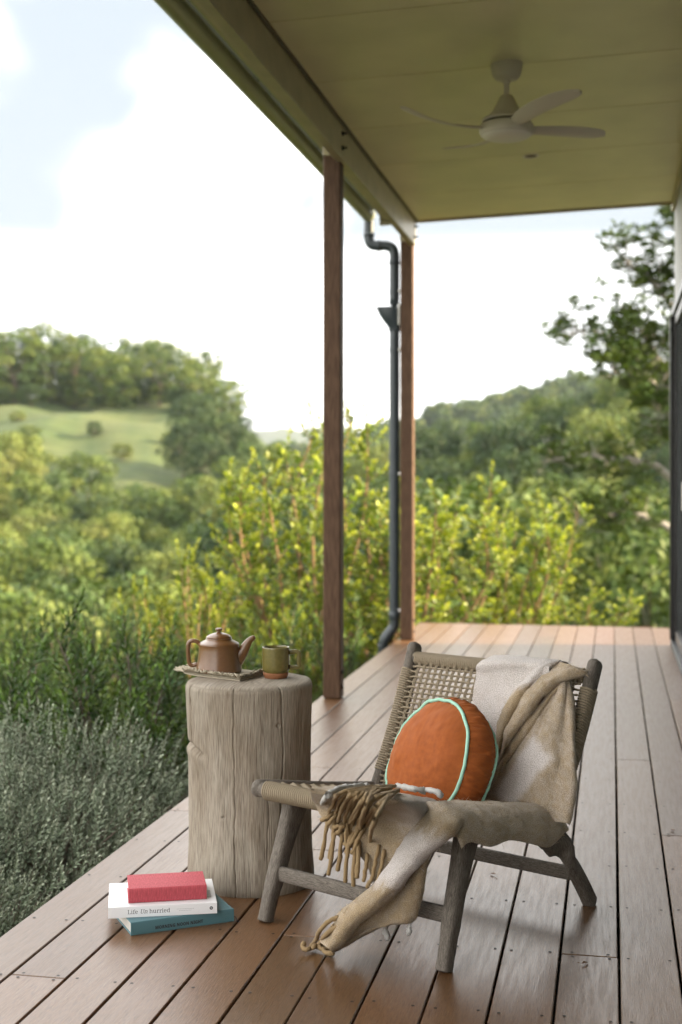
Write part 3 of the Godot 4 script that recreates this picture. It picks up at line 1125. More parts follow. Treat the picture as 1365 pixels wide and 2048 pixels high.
	for k in sp.size():
		var q := float(k) / (sp.size() - 1)
		wh.append(Vector2(lerpf(0.040, 0.011, pow(q, 0.75)), lerpf(0.062, 0.012, pow(q, 0.62))))
	spout.sweep(sp, wh, Vector3.UP, 2.1, 24)
	put("spout", spout, M.brown_glaze, t)
	var handle := Geo.new()
	var hp := crspline([V(-0.055, 0.079, 0), V(-0.066, 0.0885, 0), V(-0.080, 0.0905, 0), V(-0.0895, 0.083, 0), V(-0.0915, 0.065, 0), V(-0.090, 0.038, 0), V(-0.086, 0.022, 0), V(-0.077, 0.0175, 0), V(-0.064, 0.022, 0)], 6)
	handle.sweep(hp, [Vector2(0.015, 0.0095)], V(0, 0, 1).cross(V(1, 0, 0)), 2.2, 14)
	var h2 := Geo.new()
	h2.tube(hp, [0.0062], 14)
	put("handle", h2, M.brown_glaze, t)

	var g := thing("mug", "olive green glazed mug with square handle and bare clay foot", "mug", V(-0.962, top, -3.826), 0.2)
	var cup := Geo.new()
	cup.lathe([Vector2(0.0338, 0.0162), Vector2(0.0385, 0.0225), Vector2(0.0398, 0.028), Vector2(0.0400, 0.05), Vector2(0.0400, 0.087), Vector2(0.0394, 0.0895), Vector2(0.0382, 0.0902), Vector2(0.0368, 0.0892), Vector2(0.0362, 0.085), Vector2(0.036, 0.03), Vector2(0.033, 0.012), Vector2(0.0005, 0.010)], 64)
	put("cup", cup, M.olive_glaze, g)
	var foot := Geo.new()
	foot.lathe([Vector2(0.0005, 0.0), Vector2(0.031, 0.0), Vector2(0.0328, 0.0015), Vector2(0.0355, 0.0075), Vector2(0.0372, 0.0135), Vector2(0.0368, 0.0165), Vector2(0.030, 0.0168)], 64)
	put("foot", foot, M.terracotta, g)
	var hd := Geo.new()
	hd.sweep(crspline([V(0.038, 0.0745, 0), V(0.050, 0.0752, 0), V(0.0605, 0.0755, 0), V(0.0655, 0.0735, 0), V(0.0672, 0.068, 0), V(0.0672, 0.05, 0), V(0.067, 0.036, 0), V(0.0648, 0.0315, 0), V(0.059, 0.030, 0), V(0.050, 0.0302, 0), V(0.038, 0.031, 0)], 5), [Vector2(0.013, 0.0068)], V(0, 0, 1).cross(V(0, 1, 0)) * 0.0 + V(0.001, 0, 0.0) + V(0, 0, 1), 3.0, 16)
	put("handle", hd, M.olive_glaze, g)

# ---------------------------------------------------------------- books
func lettering(text: String, font: Font, height: float, m: Material, at: Vector3, parent: Node3D, tilt := 0.0, wide := 1.0) -> void:
	var t := TextMesh.new()
	t.text = text
	t.font = font
	t.font_size = 48
	t.pixel_size = height / 48.0
	t.depth = 0.0006
	t.horizontal_alignment = HORIZONTAL_ALIGNMENT_LEFT
	t.curve_step = 1.0
	var o := MeshInstance3D.new()
	o.name = "lettering"
	o.mesh = t
	o.material_override = m
	o.transform = Transform3D(Basis(V(wide, 0, 0), V(tilt, 1, 0), V(0, 0, 1)), at)
	parent.add_child(o, true)

func book(called: String, label: String, at: Vector3, turn: float, w: float, d: float, t: float, m: Material, board: float, rounded: float) -> Node3D:
	# spine along +x at the front, z = 0; the pages lie behind it
	var b := thing(called, label, "book", at, turn, "books stacked on the deck")
	var over := 0.003 if board > 0.0015 else 0.0006
	for y in [board / 2, t - board / 2]:
		var g := Geo.new()
		g.box(V(w / 2, y, -d / 2), V(w, board, d), board * 0.4, Basis.IDENTITY, 0, Vector2(y, 0.3))
		put("cover", g, m, b)
	var sp := Geo.new()
	var rows := []
	for i in 9:
		var a := -PI / 2 + PI * i / 8.0
		var r := PackedVector3Array()
		for x in [0.0, 0.0008, w * 0.25, w * 0.5, w * 0.75, w - 0.0008, w]:
			var k := 0.9 if x == 0.0 or x == w else 1.0
			r.append(V(x, t / 2 + sin(a) * t / 2 * (k if absf(sin(a)) < 0.99 else 1.0), cos(a) * rounded * k))
		rows.append(r)
	sp.grid(rows)
	var flat := []
	for i in 9:
		var a := -PI / 2 + PI * i / 8.0
		flat.append(PackedVector3Array([V(0, t / 2 + sin(a) * t / 2, -board), V(w, t / 2 + sin(a) * t / 2, -board)]))
	sp.grid(flat, false, true)
	for x in [0.0, w]:
		var edge := []
		for i in 9:
			var a := -PI / 2 + PI * i / 8.0
			edge.append(PackedVector3Array([V(x, t / 2 + sin(a) * t / 2, -board), V(x, t / 2 + sin(a) * t / 2, cos(a) * rounded * 0.9)]))
		sp.grid(edge, false, x > 0.0)
	put("spine", sp, m, b)
	var pg := Geo.new()
	pg.box(V(w / 2, t / 2, -d / 2 - 0.0005), V(w - over * 2, t - board * 2 - 0.0006, d - over * 2 - 0.001), 0.0008, Basis.IDENTITY, 0)
	put("pages", pg, M.paper, b)
	return b

func build_books() -> void:
	var serif := SystemFont.new()
	serif.font_names = PackedStringArray(["Droid Serif"])
	var sans := SystemFont.new()
	sans.font_names = PackedStringArray(["Droid Sans"])
	sans.font_weight = 700
	var bold := FontVariation.new()
	bold.base_font = sans
	bold.variation_embolden = 0.7
	var teal := book("teal_book", "teal cloth book with black spine lettering, lowest in the stack", V(-1.201, 0.0005, -3.265), atan2(3.425 - 3.265, 1.201 - 0.976), 0.277, 0.212, 0.033, M.teal_cover, 0.0032, 0.0018)
	lettering("MORNING NOON NIGHT", bold, 0.0112, M.ink, V(0.063, 0.0122, 0.0016), teal, 0.0, 0.96)
	for k in 4:
		var g := Geo.new()
		g.box(V(0.2535 + 0.004 * k, 0.0165, 0.0012), V(0.0014, 0.014 - 0.002 * (k % 2), 0.001), 0.0002)
		put("emblem", g, mat(lin(0.05, 0.12, 0.14), 0.6), teal)
	var tail := Geo.new()
	tail.tube([V(0.277, 0.012, -0.006), V(0.282, 0.011, -0.003), V(0.285, 0.005, 0.0), V(0.283, 0.0015, 0.006), V(0.287, 0.001, 0.012)], [0.0009], 5)
	put("ribbon", tail, M.ink, teal)
	var white := book("white_book", "white book titled in grey serif letters, middle of the stack", V(-1.269, 0.034, -3.283), 0.355, 0.279, 0.212, 0.028, M.white_cover, 0.0024, 0.0006)
	white.position = V(-1.269, 0.034, -3.283)
	lettering("Life", serif, 0.0146, M.ink, V(0.0485, 0.0142, 0.0004), white)
	lettering("Un", serif, 0.0146, M.ink, V(0.0815, 0.0142, 0.0004), white, 0.22)
	lettering("hurried", serif, 0.0146, M.ink, V(0.1043, 0.0142, 0.0004), white)
	for k in 22:
		var ln := Geo.new()
		var row := k % 2
		ln.box(V(0.176 + 0.0042 * (k / 2) + (0.006 if row else 0.0), 0.0162 - 0.0042 * row, 0.0005), V(0.0031, 0.0011, 0.0005), 0.0001)
		if row == 0 or k < 17:
			put("small_print", ln, M.pale_ink, white)
	var lg := Geo.new()
	lg.lathe([Vector2(0.0005, 0.0008), Vector2(0.0043, 0.0008), Vector2(0.0044, 0.0)], 28, V(0.264, 0.0148, 0.0004), Basis(Vector3.RIGHT, PI / 2))
	put("logo", lg, M.ink, white)
	var l2 := Geo.new()
	l2.lathe([Vector2(0.0014, 0.0012), Vector2(0.0021, 0.0012)], 20, V(0.264, 0.0152, 0.0004), Basis(Vector3.RIGHT, PI / 2))
	l2.box(V(0.2652, 0.0135, 0.0015), V(0.0026, 0.0007, 0.0003), 0.0001, Basis(Vector3.BACK, -0.7))
	put("logo", l2, M.white_cover, white)
	for k in 3:
		var e := Geo.new()
		e.box(V(0.012 + 0.012 * k, 0.0282, -0.06 - 0.03 * k), V(0.010, 0.0006, 0.022), 0.0001)
		put("cover_print", e, mat(lin(0.70, 0.70, 0.715), 0.4), white)
	var tab := Geo.new()
	tab.box(V(0.258, 0.0284, -0.078), V(0.018, 0.0008, 0.06), 0.0002)
	put("cover_print", tab, mat(lin(0.42, 0.43, 0.45), 0.4), white)
	book("red_book", "worn red clothbound book, topmost in the stack", V(-1.231, 0.0625, -3.327), 0.38, 0.203, 0.126, 0.037, M.red_cloth, 0.0026, 0.0045)

# ---------------------------------------------------------------- lounge chair
const CHAIR_AT := Vector3(-0.639, 0, -3.310)
const CHAIR_TURN := -0.4860

func back_at(s: float, t: float, off := 0.0) -> Vector3:
	# on the back: t from the seat (0) to the top rail (1)
	return V(s, lerpf(0.255, 0.640, t), -lerpf(0.462, 0.672, t)) + V(0, 0.478, 0.878) * off

func seat_at(s: float, b: float, off := 0.0) -> Vector3:
	return V(s, 0.362 - 0.185 * b + off - 0.04 * b * (0.52 - b), -b)

func coil(g: Geo, a: Vector3, b: Vector3, e1: Vector3, e2: Vector3, r1: float, r2: float, cord: float, power := 2.0) -> void:
	# cord wound tightly round a rail from a to b
	var turns := int((b - a).length() / (cord * 2.0))
	var per := 14
	var path := []
	for k in turns * per + 1:
		var q := TAU * k / per
		var ca := signf(cos(q)) * pow(absf(cos(q)), 2.0 / power)
		var sa := signf(sin(q)) * pow(absf(sin(q)), 2.0 / power)
		path.append(a.lerp(b, float(k) / (turns * per)) + e1 * ca * r1 + e2 * sa * r2)
	g.tube(path, [cord], 5)

func build_chair() -> void:
	var ch := thing("lounge_chair", "low grey teak lounge chair with woven cord seat and back", "chair", CHAIR_AT, CHAIR_TURN)
	for s in [-1.0, 1.0]:
		var fl := Geo.new()
		fl.sweep(crspline([V(s * 0.285, 0.004, 0.004), V(s * 0.284, 0.06, -0.014), V(s * 0.281, 0.13, -0.038), V(s * 0.278, 0.20, -0.065), V(s * 0.276, 0.26, -0.09), V(s * 0.274, 0.31, -0.112)], 4), [Vector2(0.035, 0.042), Vector2(0.035, 0.041), Vector2(0.035, 0.040), Vector2(0.035, 0.043), Vector2(0.035, 0.044), Vector2(0.035, 0.045), Vector2(0.04, 0.046), Vector2(0.04, 0.047), Vector2(0.04, 0.048), Vector2(0.04, 0.049), Vector2(0.04, 0.05), Vector2(0.04, 0.052), Vector2(0.04, 0.055), Vector2(0.04, 0.058), Vector2(0.04, 0.062), Vector2(0.04, 0.066), Vector2(0.04, 0.070), Vector2(0.04, 0.075), Vector2(0.04, 0.08)], V(0, 0, 1), 3.2, 20, 0.006, 0.8)
		put("leg", fl, M.teak, ch)
		var rl := Geo.new()
		var rp := crspline([V(s * 0.303, 0.004, -0.670), V(s * 0.300, 0.07, -0.622), V(s * 0.296, 0.135, -0.570), V(s * 0.291, 0.185, -0.522), V(s * 0.288, 0.222, -0.470), V(s * 0.285, 0.250, -0.400), V(s * 0.282, 0.270, -0.31), V(s * 0.280, 0.287, -0.22), V(s * 0.278, 0.302, -0.12)], 4)
		var rw := []
		for k in rp.size():
			var t := float(k) / (rp.size() - 1)
			rw.append(Vector2(0.035, 0.048 + 0.030 * exp(-pow((t - 0.40) / 0.16, 2.0)) + 0.012 * smoothstep(0.8, 1.0, t)))
		rl.sweep(rp, rw, V(0, 0.7, 0.7), 3.2, 20, 0.006, 0.8)
		put("leg", rl, M.teak, ch)
		var sr := Geo.new()
		var sp := crspline([V(s * 0.316, 0.345, -0.004), V(s * 0.312, 0.341, -0.03), V(s * 0.304, 0.325, -0.12), V(s * 0.300, 0.298, -0.26), V(s * 0.298, 0.274, -0.40), V(s * 0.298, 0.258, -0.50)], 4)
		sr.sweep(sp, [Vector2(0.036, 0.046)], Vector3.UP, 2.4, 20, 0.022)
		put("seat_rail", sr, M.teak, ch)
		var br := Geo.new()
		var bp := []
		for k in 11:
			var t := lerpf(-0.10, 1.04, k / 10.0)
			bp.append(back_at(s * lerpf(0.288, 0.306, k / 10.0), t, -0.012 - 0.012 * sin(t * PI)))
		br.sweep(bp, [Vector2(0.034, 0.050)], V(0, 0.478, 0.878), 2.8, 20, 0.02)
		put("back_rail", br, M.teak, ch)
		# cord wound on the back rail
		var cw := Geo.new()
		var a0 := 0.16
		var a1 := 0.885
		for piece in 4:
			var ta := lerpf(a0, a1, piece / 4.0)
			var tb := lerpf(a0, a1, (piece + 1) / 4.0)
			var pa := back_at(s * lerpf(0.288, 0.306, (ta + 0.10) / 1.14), ta, -0.012 - 0.012 * sin(ta * PI))
			var pb := back_at(s * lerpf(0.288, 0.306, (tb + 0.10) / 1.14), tb, -0.012 - 0.012 * sin(tb * PI))
			coil(cw, pa, pb, V(1, 0, 0), V(0, 0.478, 0.878), 0.0185, 0.0265, 0.0034, 2.6)
		put("cord_wrap", cw, M.cord, ch)
	# front rail with its cord
	var fr := Geo.new()
	fr.sweep([V(-0.31, 0.343, -0.006), V(0, 0.340, -0.006), V(0.31, 0.343, -0.006)], [Vector2(0.038, 0.040)], Vector3.UP, 2.2, 18)
	put("front_rail", fr, M.teak, ch)
	var fc := Geo.new()
	coil(fc, V(-0.288, 0.343, -0.006), V(0.288, 0.343, -0.006), Vector3.UP, V(0, 0, 1), 0.0225, 0.0215, 0.0034)
	put("cord_wrap", fc, M.cord, ch)
	# top rail with its cord
	var tr := Geo.new()
	tr.sweep([back_at(-0.30, 0.965, -0.008), back_at(0, 0.965, -0.012), back_at(0.30, 0.965, -0.008)], [Vector2(0.028, 0.032)], Vector3.UP, 2.2, 18)
	put("top_rail", tr, M.teak, ch)
	var tc := Geo.new()
	coil(tc, back_at(-0.286, 0.965, -0.009), back_at(0.286, 0.965, -0.009), V(0, 0.478, 0.878), V(0, 0.878, -0.478), 0.0185, 0.0185, 0.0034)
	put("cord_wrap", tc, M.cord, ch)
	var low := Geo.new()
	low.sweep([V(-0.285, 0.262, -0.475), V(0, 0.258, -0.475), V(0.285, 0.262, -0.475)], [Vector2(0.03, 0.04)], Vector3.UP, 2.6, 18)
	put("rear_rail", low, M.teak, ch)
	# stretchers
	var st := Geo.new()
	st.sweep([V(-0.272, 0.122, -0.033), V(0, 0.120, -0.033), V(0.272, 0.122, -0.033)], [Vector2(0.022, 0.040)], Vector3.UP, 3.0, 18, 0.004)
	put("stretcher", st, M.teak, ch)
	var st2 := Geo.new()
	st2.sweep([V(-0.285, 0.098, -0.592), V(0, 0.098, -0.592), V(0.285, 0.098, -0.592)], [Vector2(0.022, 0.038)], Vector3.UP, 3.0, 18, 0.004)
	put("stretcher", st2, M.teak, ch)
	# woven back: paired uprights, single cross cords passing over and under
	var wv := Geo.new()
	var nu := 26
	var nc := 25
	for i in nu:
		var x := lerpf(-0.262, 0.262, i / (nu - 1.0))
		for pair in [-1, 1]:
			var path := []
			for k in nc * 3 + 1:
				var t := k / (nc * 3.0)
				path.append(back_at(x + pair * 0.0026, lerpf(0.03, 0.955, t), sin(k * PI / 3.0 + i * PI) * 0.0026))
			wv.tube(path, [0.0024], 5)
	for j in nc:
		var t := lerpf(0.03, 0.955, (j + 0.5) / nc)
		var path := []
		for k in nu * 3 + 1:
			var x := lerpf(-0.285, 0.285, k / (nu * 3.0))
			path.append(back_at(x, t, -sin((x + 0.262) / 0.524 * (nu - 1) * PI + PI / 2 + j * PI) * 0.0032))
		wv.tube(path, [0.0034], 5)
	put("back_weave", wv, M.cord, ch, "stuff")
	var ws := Geo.new()
	var nb := 22
	for i in nu:
		var x := lerpf(-0.27, 0.27, i / (nu - 1.0))
		for pair in [-1, 1]:
			var path := []
			for k in nb * 3 + 1:
				var b := lerpf(0.012, 0.47, k / (nb * 3.0))
				path.append(seat_at(x + pair * 0.0026, b, sin(k * PI / 3.0 + i * PI) * 0.0026))
			ws.tube(path, [0.0024], 5)
	for j in nb:
		var b := lerpf(0.02, 0.47, (j + 0.5) / nb)
		var path := []
		for k in nu * 3 + 1:
			var x := lerpf(-0.30, 0.30, k / (nu * 3.0))
			path.append(seat_at(x, b, -sin((x + 0.27) / 0.54 * (nu - 1) * PI + PI / 2 + j * PI) * 0.0032))
		ws.tube(path, [0.0034], 5)
	put("seat_weave", ws, M.cord, ch, "stuff")

func build_cushion() -> void:
	var cu := thing("round_cushion", "round burnt orange velvet cushion with mint green piping on the chair", "cushion", CHAIR_AT, CHAIR_TURN)
	var f := FastNoiseLite.new()
	f.seed = 12
	f.frequency = 1.0
	f.fractal_octaves = 3
	var axis := V(-0.32, 0.41, 0.86).normalized()
	var side := Vector3.UP.cross(axis).normalized()
	var up := axis.cross(side).normalized()
	var bs := Basis(side, axis, -up)
	var at := V(0.018, 0.392, -0.358)
	var R0 := 0.165
	var half := 0.046
	var shape := func(p: Vector3) -> Vector3:
		# settle on the seat, soft unevenness all over
		var q := p
		var low: float = -q.z * -1.0
		var sag := smoothstep(0.07, 0.17, q.z)
		q.z -= sag * 0.018
		q.y += f.get_noise_3d(p.x * 7.0, p.y * 7.0, p.z * 7.0) * 0.010
		q.x *= 1.0 + 0.03 * sag
		return at + bs * q
	var dome := func(sgn: float) -> Geo:
		var g := Geo.new()
		var rows := []
		for i in 34:
			var t := i / 33.0
			var r := PackedVector3Array()
			for k in 121:
				var a := TAU * k / 120.0
				var puff := 0.066 * (1.0 - pow(t, 3.0)) - 0.002
				var gather := smoothstep(0.6, 1.0, t) * f.get_noise_2d(cos(a) * 11.0 + sgn * 5.0, sin(a) * 11.0) * 0.0035
				gather += smoothstep(0.75, 1.0, t) * sin(a * 46.0 + f.get_noise_2d(cos(a) * 4.0, sin(a) * 4.0) * 14.0) * 0.0009
				var rad := maxf(t, 0.003) * R0
				r.append(shape.call(V(cos(a) * rad, sgn * (half + puff + gather), -sin(a) * rad)))
			rows.append(r)
		g.grid(rows, true, sgn > 0.0)
		return g
	put("front_panel", dome.call(1.0), M.velvet, cu)
	put("back_panel", dome.call(-1.0), M.velvet, cu)
	var band := Geo.new()
	var rows := []
	for i in 27:
		var t := i / 26.0
		var r := PackedVector3Array()
		for k in 361:
			var a := TAU * k / 360.0
			var w := sin(t * PI)
			var pleat := sin(a * 58.0 + f.get_noise_2d(cos(a) * 5.0, sin(a) * 5.0) * 16.0 + t * 1.2) * (0.0026 - 0.0012 * w)
			pleat += f.get_noise_3d(cos(a) * 9.0, t * 1.4, sin(a) * 9.0) * 0.006 * w
			pleat += f.get_noise_3d(cos(a) * 30.0, t * 1.0, sin(a) * 30.0) * 0.004
			var rad := R0 + 0.020 * pow(w, 0.7) + pleat * (0.4 + 0.6 * w)
			r.append(shape.call(V(cos(a) * rad, lerpf(-half, half, t), -sin(a) * rad)))
		rows.append(r)
	band.grid(rows, true, false)
	put("side_band", band, M.velvet, cu)
	for sgn in [-1.0, 1.0]:
		var p := Geo.new()
		var path := []
		for k in 181:
			var a := TAU * k / 180.0
			var wob := f.get_noise_2d(cos(a) * 6.0 + sgn * 3.0, sin(a) * 6.0) * 0.0028
			path.append(shape.call(V(cos(a) * (R0 + 0.003 + wob), sgn * (half + 0.001 + wob * 0.6), -sin(a) * (R0 + 0.003 + wob))))
		p.tube(path, [0.0047], 9, false)
		put("piping", p, M.mint, cu)

# ---------------------------------------------------------------- blanket
var fuzz := FastNoiseLite.new()
var hairs := Geo.new()

func cloth(g: Geo, net: Array, per: int, tint: Callable, wrinkle := 0.004, thick := 0.006) -> void:
	# a smooth sheet through a net of points, with thickness and a soft rounded hem
	var cols := []
	for r in net:
		cols.append(crspline(r, per))
	var nc: int = cols[0].size()
	var mid := []
	for j in nc:
		var line := []
		for i in cols.size():
			line.append(cols[i][j])
		mid.append(crspline(line, per))
	var nr: int = mid[0].size()
	var rows := []
	for i in nr:
		var r := PackedVector3Array()
		for j in nc:
			r.append(mid[j][i])
		rows.append(r)
	var nor := []
	for i in nr:
		var r := PackedVector3Array()
		for j in nc:
			var n: Vector3 = (rows[i][mini(j + 1, nc - 1)] - rows[i][maxi(j - 1, 0)]).cross(rows[mini(i + 1, nr - 1)][j] - rows[maxi(i - 1, 0)][j])
			r.append(n.normalized())
		nor.append(r)
	var top := []
	var under := []
	var tints := []
	for i in nr:
		var a := PackedVector3Array()
		var b := PackedVector3Array()
		var tr := []
		for j in nc:
			var p: Vector3 = rows[i][j]
			var n: Vector3 = nor[i][j]
			var w := fuzz.get_noise_3d(p.x * 11.0, p.y * 11.0, p.z * 11.0) * wrinkle + fuzz.get_noise_3d(p.x * 45.0, p.y * 45.0, p.z * 45.0) * 0.0016
			var e := minf(minf(i, nr - 1 - i), minf(j, nc - 1 - j)) / 3.0
			var th := thick * (0.5 * sqrt(clampf(e, 0.0, 1.0)) + 0.08)
			a.append(p + n * (w - th))
			b.append(p + n * (w + th))
			tr.append(tint.call(p, float(i) / (nr - 1), float(j) / (nc - 1)))
		top.append(a)
		under.append(b)
		tints.append(tr)
	for k in int(nr * nc * 0.45):
		var i := rng.randi_range(1, nr - 2)
		var j := rng.randi_range(1, nc - 2)
		var q: Vector3 = (top[i][j] as Vector3).lerp(top[i + (1 if rf(0, 1) < 0.5 else -1)][j], rf(0, 0.6))
		var dn: Vector3 = -nor[i][j]
		var wild := V(rf(-1, 1), rf(-1, 1), rf(-1, 1)).normalized()
		var dir := (wild - dn * wild.dot(dn) * 0.6 + dn * 0.12).normalized()
		var tc: Color = tints[i][j]
		if tc.g > 0.5 and k % 3 > 0:
			continue
		var jj := lerpf(rf(0.6, 1.3), rf(0.86, 1.06), smoothstep(0.4, 0.7, tc.g))
		hairs.col = Color(tc.r * jj, tc.g * jj, tc.b * jj)
		hairs.leaf(q, dir, dn, rf(0.009, 0.019), rf(0.0006, 0.0011))
	g.grid(top, false, true, 1, 1, tints)
	g.grid(under, false, false, 1, 1, tints)
	# hem
	var ra := PackedVector3Array()
	var rb := PackedVector3Array()
	var rc := []
	for q in [[0, 0, 0, 1, nc - 1], [0, nc - 1, 1, 0, nr - 1], [nr - 1, nc - 1, 0, -1, nc - 1], [nr - 1, 0, -1, 0, nr - 1]]:
		for k in q[4]:
			ra.append(top[q[0] + q[2] * k][q[1] + q[3] * k])
			rb.append(under[q[0] + q[2] * k][q[1] + q[3] * k])
			rc.append(tints[q[0] + q[2] * k][q[1] + q[3] * k])
	ra.append(ra[0])
	rb.append(rb[0])
	rc.append(rc[0])
	g.grid([ra, rb], false, false, 1, 1, [rc, rc])

func blend(k: float) -> Color:
	# 0 tan wool, 1 white wool
	return Color(0.47, 0.355, 0.215).lerp(Color(0.82, 0.765, 0.745), clampf(k, 0, 1))

func ragged(p: Vector3) -> float:
	return fuzz.get_noise_3d(p.x * 30.0, p.y * 30.0, p.z * 30.0) * 0.5 + fuzz.get_noise_3d(p.x * 90.0, p.y * 90.0, p.z * 90.0) * 0.35

func inside(p: Vector2, quad: Array) -> float:
	# signed distance inwards to a convex quad
	var d := 1e9
	for k in 4:
		var a: Vector2 = quad[k]
		var b: Vector2 = quad[(k + 1) % 4]
		var e := (b - a).normalized()
		d = minf(d, e.cross(p - a))
	return d

func mottled(p: Vector3, base: float) -> Color:
	# grey brown and white hairs mixed through the tan
	var m := fuzz.get_noise_3d(p.x * 60.0 + 9.0, p.y * 60.0, p.z * 60.0)
	var c := blend(base + m * 0.32)
	var q := fuzz.get_noise_3d(p.x * 8.0 + 4.0, p.y * 8.0, p.z * 8.0)
	return c.lerp(Color(0.27, 0.21, 0.135), clampf(0.10 + q * 0.7 - base, 0.0, 0.5))

func build_blanket() -> void:
	fuzz.seed = 33
	fuzz.frequency = 1.0
	fuzz.fractal_octaves = 3
	var bl := thing("throw_blanket", "fluffy tan and white checked wool throw draped over the chair", "blanket", CHAIR_AT, CHAIR_TURN)
	var panel_white := [
		[V(-0.020, 0.500, -0.715), V(0.050, 0.500, -0.715), V(0.131, 0.500, -0.715), V(0.211, 0.500, -0.715)],
		[V(-0.020, 0.600, -0.722), V(0.050, 0.600, -0.722), V(0.131, 0.600, -0.722), V(0.211, 0.600, -0.722)],
		[V(-0.020, 0.652, -0.700), V(0.050, 0.652, -0.700), V(0.131, 0.652, -0.700), V(0.211, 0.652, -0.700)],
		[V(-0.020, 0.635, -0.600), V(0.050, 0.649, -0.607), V(0.131, 0.652, -0.610), V(0.211, 0.652, -0.610)],
		[V(-0.022, 0.605, -0.597), V(0.054, 0.614, -0.602), V(0.135, 0.616, -0.603), V(0.213, 0.610, -0.600)],
		[V(-0.021, 0.543, -0.578), V(0.045, 0.543, -0.578), V(0.115, 0.530, -0.571), V(0.182, 0.524, -0.568)],
		[V(0.006, 0.487, -0.547), V(0.053, 0.472, -0.539), V(0.099, 0.458, -0.532), V(0.157, 0.452, -0.528)],
		[V(0.056, 0.402, -0.502), V(0.089, 0.393, -0.497), V(0.124, 0.385, -0.492), V(0.156, 0.383, -0.491)],
	]
	var fold_inner := [
		[V(0.166, 0.651, -0.627), V(0.182, 0.654, -0.615), V(0.208, 0.659, -0.606), V(0.227, 0.662, -0.612), V(0.237, 0.664, -0.623), V(0.236, 0.663, -0.634)],
		[V(0.138, 0.628, -0.619), V(0.154, 0.632, -0.608), V(0.181, 0.639, -0.600), V(0.200, 0.643, -0.606), V(0.210, 0.645, -0.617), V(0.209, 0.645, -0.628)],
		[V(0.109, 0.582, -0.601), V(0.123, 0.586, -0.589), V(0.145, 0.592, -0.582), V(0.159, 0.597, -0.588), V(0.165, 0.599, -0.599), V(0.163, 0.598, -0.610)],
		[V(0.090, 0.527, -0.574), V(0.104, 0.533, -0.563), V(0.124, 0.544, -0.558), V(0.137, 0.552, -0.566), V(0.142, 0.557, -0.578), V(0.140, 0.557, -0.590)],
		[V(0.079, 0.478, -0.547), V(0.092, 0.485, -0.538), V(0.110, 0.497, -0.535), V(0.121, 0.507, -0.543), V(0.126, 0.513, -0.556), V(0.124, 0.514, -0.567)],
		[V(0.096, 0.438, -0.525), V(0.104, 0.443, -0.518), V(0.113, 0.453, -0.515), V(0.115, 0.460, -0.522), V(0.115, 0.465, -0.532), V(0.111, 0.465, -0.540)],
		[V(0.102, 0.381, -0.501), V(0.107, 0.386, -0.497), V(0.114, 0.397, -0.496), V(0.115, 0.406, -0.503), V(0.114, 0.412, -0.512), V(0.112, 0.414, -0.519)],
	]
	var fold_outer := [
		[V(0.221, 0.663, -0.634), V(0.243, 0.664, -0.615), V(0.279, 0.661, -0.599), V(0.305, 0.656, -0.601), V(0.320, 0.650, -0.611), V(0.320, 0.647, -0.625)],
		[V(0.212, 0.645, -0.624), V(0.237, 0.647, -0.603), V(0.276, 0.647, -0.584), V(0.304, 0.643, -0.588), V(0.319, 0.638, -0.601), V(0.318, 0.634, -0.618)],
		[V(0.169, 0.600, -0.599), V(0.190, 0.604, -0.581), V(0.222, 0.609, -0.566), V(0.242, 0.610, -0.572), V(0.250, 0.609, -0.587), V(0.247, 0.607, -0.603)],
		[V(0.146, 0.564, -0.580), V(0.165, 0.568, -0.564), V(0.194, 0.573, -0.551), V(0.212, 0.574, -0.556), V(0.221, 0.573, -0.570), V(0.218, 0.571, -0.584)],
		[V(0.131, 0.517, -0.554), V(0.148, 0.521, -0.541), V(0.172, 0.528, -0.531), V(0.187, 0.532, -0.537), V(0.194, 0.533, -0.550), V(0.192, 0.532, -0.562)],
		[V(0.118, 0.467, -0.530), V(0.131, 0.473, -0.518), V(0.151, 0.482, -0.511), V(0.162, 0.489, -0.518), V(0.166, 0.492, -0.531), V(0.162, 0.491, -0.543)],
		[V(0.117, 0.422, -0.510), V(0.126, 0.428, -0.502), V(0.137, 0.437, -0.497), V(0.142, 0.444, -0.504), V(0.143, 0.448, -0.515), V(0.139, 0.448, -0.524)],
		[V(0.108, 0.358, -0.480), V(0.113, 0.364, -0.478), V(0.120, 0.376, -0.480), V(0.124, 0.387, -0.488), V(0.125, 0.395, -0.496), V(0.125, 0.397, -0.501)],
	]
